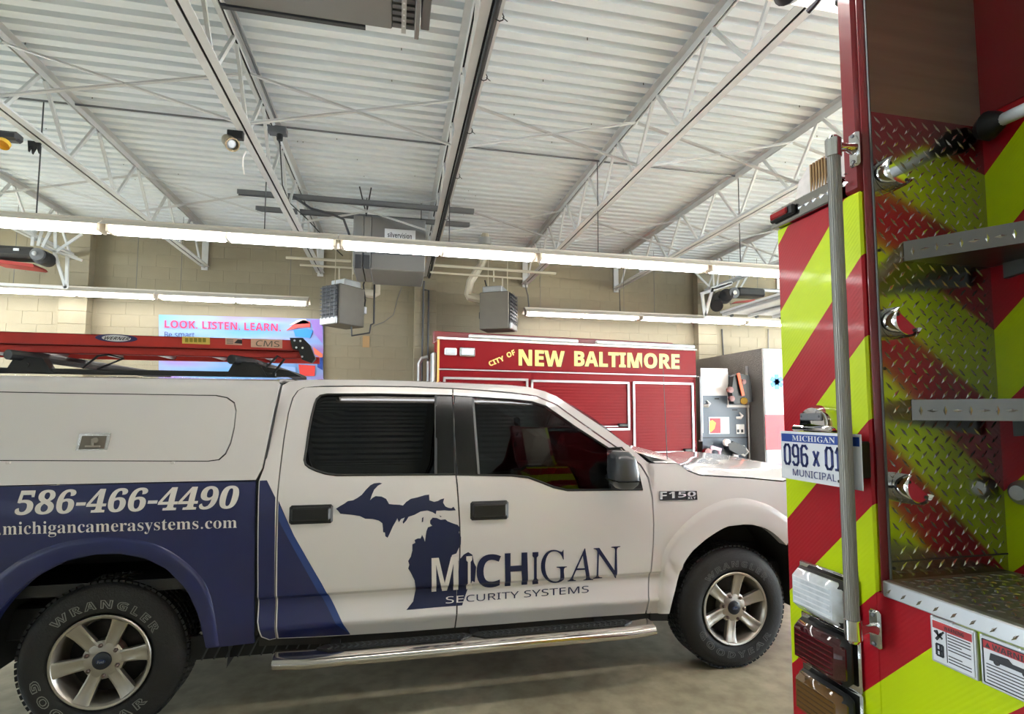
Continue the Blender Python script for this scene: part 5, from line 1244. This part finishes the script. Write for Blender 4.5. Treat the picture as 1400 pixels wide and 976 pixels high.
# ================================================================== RED FIRE TRUCK BEHIND THE PICKUP
EA = math.radians(5.8); ED = Vector((math.cos(EA), math.sin(EA), 0)); EN = Vector((math.sin(EA), -math.cos(EA), 0)); EP = Vector((.563, 7.2, 0))
def E_(u, v, o=0.): return onPl(u, v, EP+EN*o, EN)
ft = thing('fire_truck', 'red fire truck with gold New Baltimore lettering behind the pickup', 'fire truck', tuple(EP+ED*2.1-EN*1.2))
def fp(n, mb, m, par=ft, sm=0): return obj(n, mb, m, par, sm)
def sx(u, v): return (E_(u, v)-EP).dot(ED)
LEN = sx(953, 560); ztop = (E_(600, 465).z+E_(952, 478).z)/2
def eb(a, b, z0, z1, d0, d1, bev=0):
    """box on the truck: a..b along, z0..z1 up, d0..d1 outwards from its near side"""
    mb = MB().box((a, -d1, z0), (b, -d0, z1), bev); M_ = Matrix.Translation(EP) @ Matrix.Rotation(EA, 4, 'Z'); return mb.xf(M_)
def E2(a, z, o=0.): return EP+ED*a+EN*o+Vector((0, 0, z))
def aE(u, v): p = E_(u, v); return (p-EP).dot(ED), p.z
fp('body', eb(0, LEN, .45, ztop, -.35, -.012, .01), M_RED, sm=30); fp('inner_body', eb(.5, LEN-.02, .45, ztop-.01, -2.3, -.36, .02), M_DRED, sm=30)
zl = aE(770, 509)[1]
fp('letter_panel', eb(0, LEN, zl+.01, ztop, -.02, 0, .006), M_RED); fp('chrome_line', eb(0, LEN, zl-.012, zl+.006, -.02, .006, .002), M_GALV)
zr = E_(600, 450).z+.04
fp('hose_bed_wall', eb(0, LEN-.12, ztop-.01, zr, -.5, -.42, .01), M_DRED); fp('hose_bed_wall', eb(.5, .58, ztop-.01, zr, -2.3, -.5), M_DRED)
fp('roof_edge_trim', eb(-.02, LEN+.01, ztop-.005, ztop+.03, -.06, .02, .004), M_DIAM)
for (u0, u1, v) in ((641, 790, 463), (815, 949, 469)):
    a, b = sx(u0, v), sx(u1, v); aw = fp('awning_rail', eb(a, b, ztop+.03, ztop+.085, -.05, .03, .012), M_GALV, sm=30)
# panels below the letter board
fp('left_edge_strip', eb(-.012, .012, .45, ztop, -.05, .004, .003), mat('gold_edge', (210, 170, 90), .5))
def shutter(u0, v0, u1, v1, left=True, right=True):
    a, z1 = aE(u0, v0); b, z0 = aE(u1, v1)
    s_ = fp('shutter_door', eb(a+.03, b-.03, z0+.03, z1-.03, -.03, -.018), M_DRED)
    n = int((z1-z0-.06)/.045); m_ = MB()
    for k in range(n):
        zz = z0+.03+k*.045; m_.prism([E2(a+.03, zz, -.018), E2(a+.03, zz+.012, -.010), E2(a+.03, zz+.034, -.010), E2(a+.03, zz+.042, -.018)], ED*(b-a-.06))
    o = obj('shutter_slats', m_, M_RED, s_, 0); o['kind'] = 'stuff'
    obj('shutter_frame', MB().add(eb(a, b, z1-.03, z1, -.02, .012).v, eb(a, b, z1-.03, z1, -.02, .012).f).add(eb(a, b, z0, z0+.03, -.02, .012).v, eb(a, b, z0, z0+.03, -.02, .012).f)
        .add(eb(a, a+.03, z0, z1, -.02, .012).v, eb(a, a+.03, z0, z1, -.02, .012).f).add(eb(b-.03, b, z0, z1, -.02, .012).v, eb(b-.03, b, z0, z1, -.02, .012).f), M_GALV, s_, 0)
    obj('latch_bar', eb(a+.04, b-.06, z0+.05, z0+.068, -.02, .02, .004), M_GALV, s_)
    obj('latch_grip', eb(b-.2, b-.05, z0+.05, z0+.1, -.02, .04, .01), M_BLACK, s_)
zlow = aE(900, 625)[1]
shutter(606, 515, 722, 640); shutter(726, 519, 861, 588); shutter(865, 521.5, 949.5, 622)
a, z = aE(726, 600); fp('compartment_panel', eb(a, sx(861, 600), zlow-.3, aE(861, 589)[1], -.02, .002), M_RED)
# lamps on the letter board
for (u0, v0, u1, v1, m_) in ((607.5, 475.5, 624, 486, M_PLATE), (628, 474.5, 649, 488, M_CHROME)):
    a, z1 = aE(u0, v0); b, z0 = aE(u1, v1); l = fp('scene_lamp', eb(a, b, z0, z1, 0, .035, .012), m_, sm=30); obj('scene_lens', eb(a+.02, b-.02, z0+.02, z1-.02, .03, .045, .006), mat('pale_lens', (205, 214, 222), .15, coat=.5), l)
EO = lambda o: (lambda u, v: E_(u, v, o))
for m_, o, du, dv in ((M_INK, .002, .8, .9), (M_GOLD, .006, 0, 0)):
    text_on('truck_lettering' if o > .003 else 'lettering_shadow', 'NEW', quad((709+du, 499.5+dv), (772+du, 501.5+dv), (709+du, 477.5+dv), (772+du, 480+dv), EO(o)), m_, ft, k='sansb', offset=.012)
    text_on('truck_lettering' if o > .003 else 'lettering_shadow', 'BALTIMORE', quad((785+du, 500.5+dv), (929+du, 504.5+dv), (785+du, 479.5+dv), (929+du, 484+dv), EO(o)), m_, ft, k='sansb', offset=.012)
text_on('truck_lettering', 'CITY', quad((670, 501), (690.5, 492.5), (667, 494.5), (687.5, 486), EO(.006)), M_GOLD, ft, k='sansb', offset=.01)
text_on('truck_lettering', 'OF', quad((694.5, 489.5), (705, 484.5), (691.5, 483), (702.5, 477.5), EO(.006)), M_GOLD, ft, k='sansb', offset=.01)
# grab bar at the right-hand corner, chassis, wheels
a0_ = LEN+.03
fp('corner_bar', MB().tube([E2(a0_, 1.25, .0), E2(a0_, 1.25, .06), E2(a0_, 2.25, .06), E2(a0_, 2.25, 0)], .016, 8), M_GALV, sm=40)
fp('side_box', eb(-.06, -.012, 2.1, 2.5, -.3, -.1, .01), M_GALV)
for x in (1.1, 3.4):
    for d in (-.32, -2.4):
        m_ = MB().lathe([(.28, .02), (.34, 0), (.45, 0), (.5, .05), (.5, .26), (.45, .3), (.28, .28)], (x, -d-.3, .5), (0, 1, 0), 32).xf(Matrix.Translation(EP) @ Matrix.Rotation(EA, 4, 'Z'))
        wt = fp('truck_wheel', m_, M_RUBBER, sm=40)
        obj('wheel_hub', MB().lathe([(0, .03), (.28, .06), (.3, .03)], (x, -d-.3, .5), (0, 1, 0), 24).xf(Matrix.Translation(EP) @ Matrix.Rotation(EA, 4, 'Z')), M_ALLOY, wt, 40)

# ================================================================== TOOL BOARD AND TOOLS
YT = 7.62
def T(u, v, o=0.): return onY(u, v, YT-o)
def tq(u0, v0, u1, v1, d0, d1, bev=0):
    a, b = T(u0, v0), T(u1, v1); return MB().box((a.x, YT-d1, b.z), (b.x, YT-d0, a.z), bev)
tb = thing('tool_board', 'grey slide-out tool board beside the red fire truck', 'tool board', (5.0, YT, 0))
obj('board', tq(958.5, 512, 1023, 660, -.03, 0, .004), mat('board_grey', (96, 106, 120), .5), tb); obj('white_panel', tq(957.5, 503, 995.5, 541, 0, .006, .002), M_WTEXT, tb)
obj('white_frame', tq(993.5, 508, 996, 557, .0, .01).add(tq(993.5, 553.5, 1024, 557, 0, .01).v, tq(993.5, 553.5, 1024, 557, 0, .01).f).add(tq(1022.5, 553, 1025, 660, 0, .012).v, tq(1022.5, 553, 1025, 660, 0, .012).f), M_WTEXT, tb)
obj('board_seam', tq(957, 597.8, 1022, 598.6, 0, .004), M_INK, tb); obj('side_rail', tq(958, 525, 960.5, 592, 0, .03, .004), M_GALV, tb)
obj('board_leg', MB().box((4.7, YT-.02, 0), (4.78, YT+.06, 1.0)).box((5.25, YT-.02, 0), (5.33, YT+.06, 1.0)), M_DGREY, tb, 0)
obj('mounting_slot', tq(977, 544, 983, 546, 0, .004).add(tq(1001, 559.5, 1008, 561, 0, .004).v, tq(1001, 559.5, 1008, 561, 0, .004).f), M_INK, tb)
for (a, b) in (((961, 549), (972, 555)), ((1006, 566), (1016, 571))):
    p = T((a[0]+b[0])/2, (a[1]+b[1])/2, .02); tag(obj('tool_hook', MB().tube([p+Vector((-.05, .015, -.03)), p+Vector((0, -.03, -.03)), p+Vector((.05, 0, -.0)), p+Vector((0, 0, .05))], [.02, .025, .02, .01], 8), M_WTEXT), 'white hook on the grey tool board, %s' % ('upper left' if a[0] < 990 else 'right'), 'hook')
tg = thing('picture_card', 'red and yellow printed card on the grey tool board', 'card', T(983, 593))
obj('card', tq(968.5, 570, 997, 593, 0, .008, .001), M_PLATE, tg); obj('red_print', tq(970, 571.5, 985, 592, .008, .010), mat('card_red', (214, 64, 74), .5), tg)
obj('yellow_print', MB().prism([T(*q, .012) for q in ((970, 576), (974, 574), (979, 578), (977, 586), (972, 591), (970, 588))], (0, .003, 0)), mat('card_yellow', (240, 196, 90), .5), tg)
ot = thing('outlet_plate', 'white socket plate on the grey tool board', 'outlet', T(1012, 593)); obj('plate', tq(1006, 580, 1017.5, 593, 0, .012, .004), M_WTEXT, ot)
for u in (1008.5, 1014): obj('socket', tq(u-1.5, 587, u+1.5, 591, .011, .014), M_INK, ot)
ps = thing('power_tool', 'black and red powered rescue tool strapped to the tool board', 'tool', T(1008, 553))
obj('tool_body', MB().prism([T(*q, .02) for q in ((997, 515), (1004, 511), (1018, 514), (1021, 530), (1023, 549), (1012, 552), (997, 552), (994, 535))], (0, -.12, 0)), M_BLACK, ps)
for (u, v, r) in ((998, 533, .05), (1000, 545, .045), (1016, 522, .04)): obj('tool_drum', MB().lathe([(0, -.03), (r, -.025), (r, .03)], T(u, v, .15), (0, 1, 0), 16), mat('tool_maroon', (96, 36, 34), .4), ps)
obj('brass_coupling', MB().lathe([(0, -.03), (.05, -.03), (.06, 0), (.05, .03)], T(1017, 548, .15), (.6, 1, 0), 14), mat('brass', (186, 156, 70), .3, metal=.8), ps)
obj('orange_strap', MB().bar(T(1009, 510, .16), T(1016, 541, .17), .05, .015, (0, 1, 0)), mat('strap_orange', (238, 96, 52), .5), ps)
rl = thing('cord_reel', 'pale pink ring reel on the lower tool board', 'reel', T(977, 628))
obj('ring', MB().tube([T(977, 620, .08)+Vector((.085*math.cos(2*PI*k/20), 0, .085*math.sin(2*PI*k/20))) for k in range(20)], .025, 8, closed=True), mat('reel_pink', (226, 190, 206), .4), rl)
obj('handle', MB().bar(T(972, 611, .1), T(986, 615, .1), .03, .05), mat('reel_pink', (226, 190, 206), .4), rl); obj('core', MB().lathe([(0, -.05), (.06, -.05), (.06, .03)], T(966, 618, .07), (0, 1, 0), 14), M_DRED, rl)
sw = thing('saw', 'black and white motor saw on the lower tool board', 'saw', T(1005, 626))
obj('saw_body', MB().prism([T(*q, .04) for q in ((988, 606), (996, 603), (1012, 610), (1013, 618), (1003, 621), (990, 614))], (0, -.14, 0)), M_BLACK, sw)
obj('starter_cover', MB().lathe([(0, -.03), (.055, -.02), (.06, .03)], T(994, 605, .15), (0, 1, 0), 14), M_WTEXT, sw); obj('front_handle', MB().tube([T(1011, 611, .1), T(1017, 610, .12), T(1023, 618, .12), T(1018, 623, .1), T(1010, 618, .1)], .018, 8), M_WTEXT, sw)
obj('blade_bracket', tq(999, 620, 1006, 640, .04, .08, .004), M_WTEXT, sw)

# ================================================================== AMBULANCE
YA = 7.3; ac = onY(1042, 476, YA); XA = ac.x; ZA = ac.z
am = thing('ambulance', 'white ambulance with red stripe and tread plate rear', 'ambulance', (XA+2.2, YA+1.1, 0))
obj('box_body', MB().box((XA+.012, YA, .6), (XA+4.0, YA+1.9, ZA), .02), mat('ambulance_white', (205, 210, 216), .4), am)
obj('rear_tread_plate', MB().box((XA, YA+.01, .6), (XA+.012, YA+1.89, ZA)), mat('rear_plate_grey', (120, 116, 112), .4, metal=.6, bump=.9, bscale=55, stretch=(1, .5, 2.4)), am)
obj('door_edge', MB().box((XA-.02, YA+.35, .7), (XA, YA+.40, ZA-.25), .004), M_GALV, am)
def A_(u, v, o=0.): return onY(u, v, YA-o)
def aq(u0, v0, u1, v1, d): a, b = A_(u0, v0), A_(u1, v1); return MB().box((a.x, YA-d, b.z), (b.x, YA+.005, a.z))
zt_, zb_ = A_(1050, 567).z, A_(1050, 615).z
obj('red_stripe', MB().box((XA+.015, YA-.003, zb_), (XA+3.9, YA+.002, zt_)), mat('ambulance_red', (200, 26, 46), .4), am)
zt2 = A_(1050, 634).z; obj('thin_stripe', MB().box((XA+.015, YA-.003, zt2-.2), (XA+3.9, YA+.002, zt2)), mat('ambulance_pink', (236, 130, 140), .3), am)
st = A_(1062, 522, .004); m_ = MB()
for k in range(3): m_.box((-.035, -.002, -.115), (.035, .002, .115)) if k == 0 else m_.add(MB().box((-.035, -.002, -.115), (.035, .002, .115)).xf(Matrix.Rotation(k*PI/3, 4, 'Y')).v, [(0, 1, 3, 2), (4, 6, 7, 5), (0, 4, 5, 1), (2, 3, 7, 6), (0, 2, 6, 4), (1, 5, 7, 3)])
obj('star_of_life', m_.xf(Matrix.Translation(st)), mat('star_blue', (70, 150, 222), .4), am, 0)
obj('cab', MB().prism([(XA+4.0, YA+.05, .5), (XA+4.0, YA+.05, 2.0), (XA+4.7, YA+.05, 2.0), (XA+5.3, YA+.05, 1.3), (XA+6.1, YA+.05, 1.2), (XA+6.1, YA+.05, .5)], (0, 1.8, 0)), mat('ambulance_white', (0, 0, 0)), am)
for x in (XA+1.2, XA+5.2):
    for y in (YA+.02, YA+1.6): obj('ambulance_wheel', MB().lathe([(.0, .03), (.2, .02), (.22, 0), (.36, 0), (.4, .04), (.4, .22), (.2, .24)], (x, y, .4), (0, 1, 0), 28), M_RUBBER, am)

# ================================================================== DOOR OPENERS AND RAISED DOOR
YO = 8.45
op = thing('door_opener', 'black garage door opener hanging at the left edge', 'door opener', onY(40, 362, YO))
def O_(u, v, d=0.): return onY(u, v, YO+d)
obj('motor_box', MB().box(O_(2, 334)-Vector((.2, 0, 0)), O_(46, 353)+Vector((0, .3, 0)), .05), M_BLACK, op); obj('drive_pulley', MB().lathe([(0, -.04), (.06, -.03), (.085, -.03), (.085, .04)], O_(52, 348, -.05), (0, 1, 0), 20), M_STRUT, op, 40)
obj('pulley_bolt', MB().lathe([(0, -.06), (.03, -.055), (.03, 0)], O_(50, 347.5, -.05), (0, 1, 0), 12), M_GALV, op); obj('end_housing', MB().lathe([(0, -.1), (.1, -.08), (.1, .1)], O_(60, 353, .05), (0, 1, 0), 18), M_BLACK, op)
obj('red_tray', MB().prism([O_(-14, 353), O_(44, 360.5), O_(47, 364), O_(44, 365), O_(-14, 358)], (0, .3, 0)), mat('opener_red', (150, 40, 36), .5), op)
obj('motor_label', MB().box(O_(18, 339, -.01), O_(26, 343, -.005)), M_PLATE, op)
for (a, b) in (((46, 313), (44, 336)), ((58, 312), (52, 336)), ((70, 313), (58, 338)), ((75, 313), (76, 340)), ((78, 343), (112, 320))):
    obj('hanger_angle', MB().bar(O_(*a, .1), O_(*b, .1), .035, .02, (0, 1, 0)), M_STEEL, op, 0)
for (a, b) in (((74, 343), (90, 394)), ((92, 350), (91, 394)), ((-10, 388), (92, 393.5)), ((60, 338), (112, 356))):
    obj('track_angle', MB().bar(O_(*a, .15), O_(*b, .15), .035, .03, (0, 1, 0)), M_STEEL, op, 0)
YO = 8.6
op = thing('door_opener', 'black garage door opener beside the raised door', 'door opener', onY(1000, 422, YO))
obj('drive_pulley', MB().lathe([(0, -.04), (.05, -.035), (.1, -.03), (.1, .05)], O_(1003, 400.5), (0, 1, 0), 20), M_STRUT, op, 40)
obj('pulley_bolt', MB().lathe([(0, -.05), (.04, -.045), (.04, 0)], O_(1003, 400.5), (0, 1, 0), 12), M_CHROME, op)
obj('motor_box', MB().box(O_(1010, 392, .05), O_(1033, 410, .35), .03), M_BLACK, op); obj('gear_case', MB().lathe([(0, -.12), (.12, -.1), (.12, .12), (0, .14)], O_(992, 405, .1), (.5, 1, 0), 18), M_BLACK, op, 40)
obj('torsion_drum', MB().tube([O_(980, 418, -.1), O_(978, 412, .3), O_(985, 405, .9)], .11, 14), M_BLACK, op, 40)
obj('red_label', MB().prism([O_(1006, 412), O_(1032, 409), O_(1032, 412), O_(1000, 415)], (0, .05, 0)), mat('opener_red', (150, 40, 36), .5), op)
for (a, b) in (((1006, 393), (1014, 375)), ((1012, 394), (1022, 377)), ((974, 363), (976, 392)), ((984, 365), (980, 392)), ((950, 372), (970, 392))):
    obj('hanger_angle', MB().bar(O_(*a, .1), O_(*b, .1), .03, .02, (0, 1, 0)), M_STEEL, op, 0)
# raised sectional door with stiffener struts
x0 = onY(984, 430, YO).x; zd = onY(984, 430, YO).z
dr = thing('raised_door', 'white sectional garage door raised under the roof at right', 'garage door', (x0+1.6, 6.9, zd))
for k in range(6):
    s_ = obj('door_section', MB().box((x0+k*.52, 6.25, zd+.02), (x0+k*.52+.51, YO, zd+.06), .006), mat('door_panel_white', (0, 0, 0)), dr)
    obj('stiffener', MB().box((x0+k*.52+.03, 6.25, zd-.03), (x0+k*.52+.10, YO-.02, zd+.02), .008), M_GALV, s_)
    obj('roller', MB().lathe([(0, -.02), (.03, -.018), (.03, .02)], (x0+k*.52+.25, YO+.01, zd), (0, 1, 0), 12), M_BLACK, s_)
for (a, b) in (((963, 433.5), (1075, 441)), ((974, 394), (964, 432)), ((958, 402), (1000, 388)), ((972, 395), (1001, 386)), ((960, 403), (964, 432))):
    obj('track_angle', MB().bar(O_(*a, -.35), O_(*b, -.35), .05, .03, (0, 1, 0)), M_STEEL, dr, 0)
obj('spring_pipe', MB().cyl(O_(1026, 396, .3), O_(1075, 398, .3), .035, 10), M_GALV, dr)
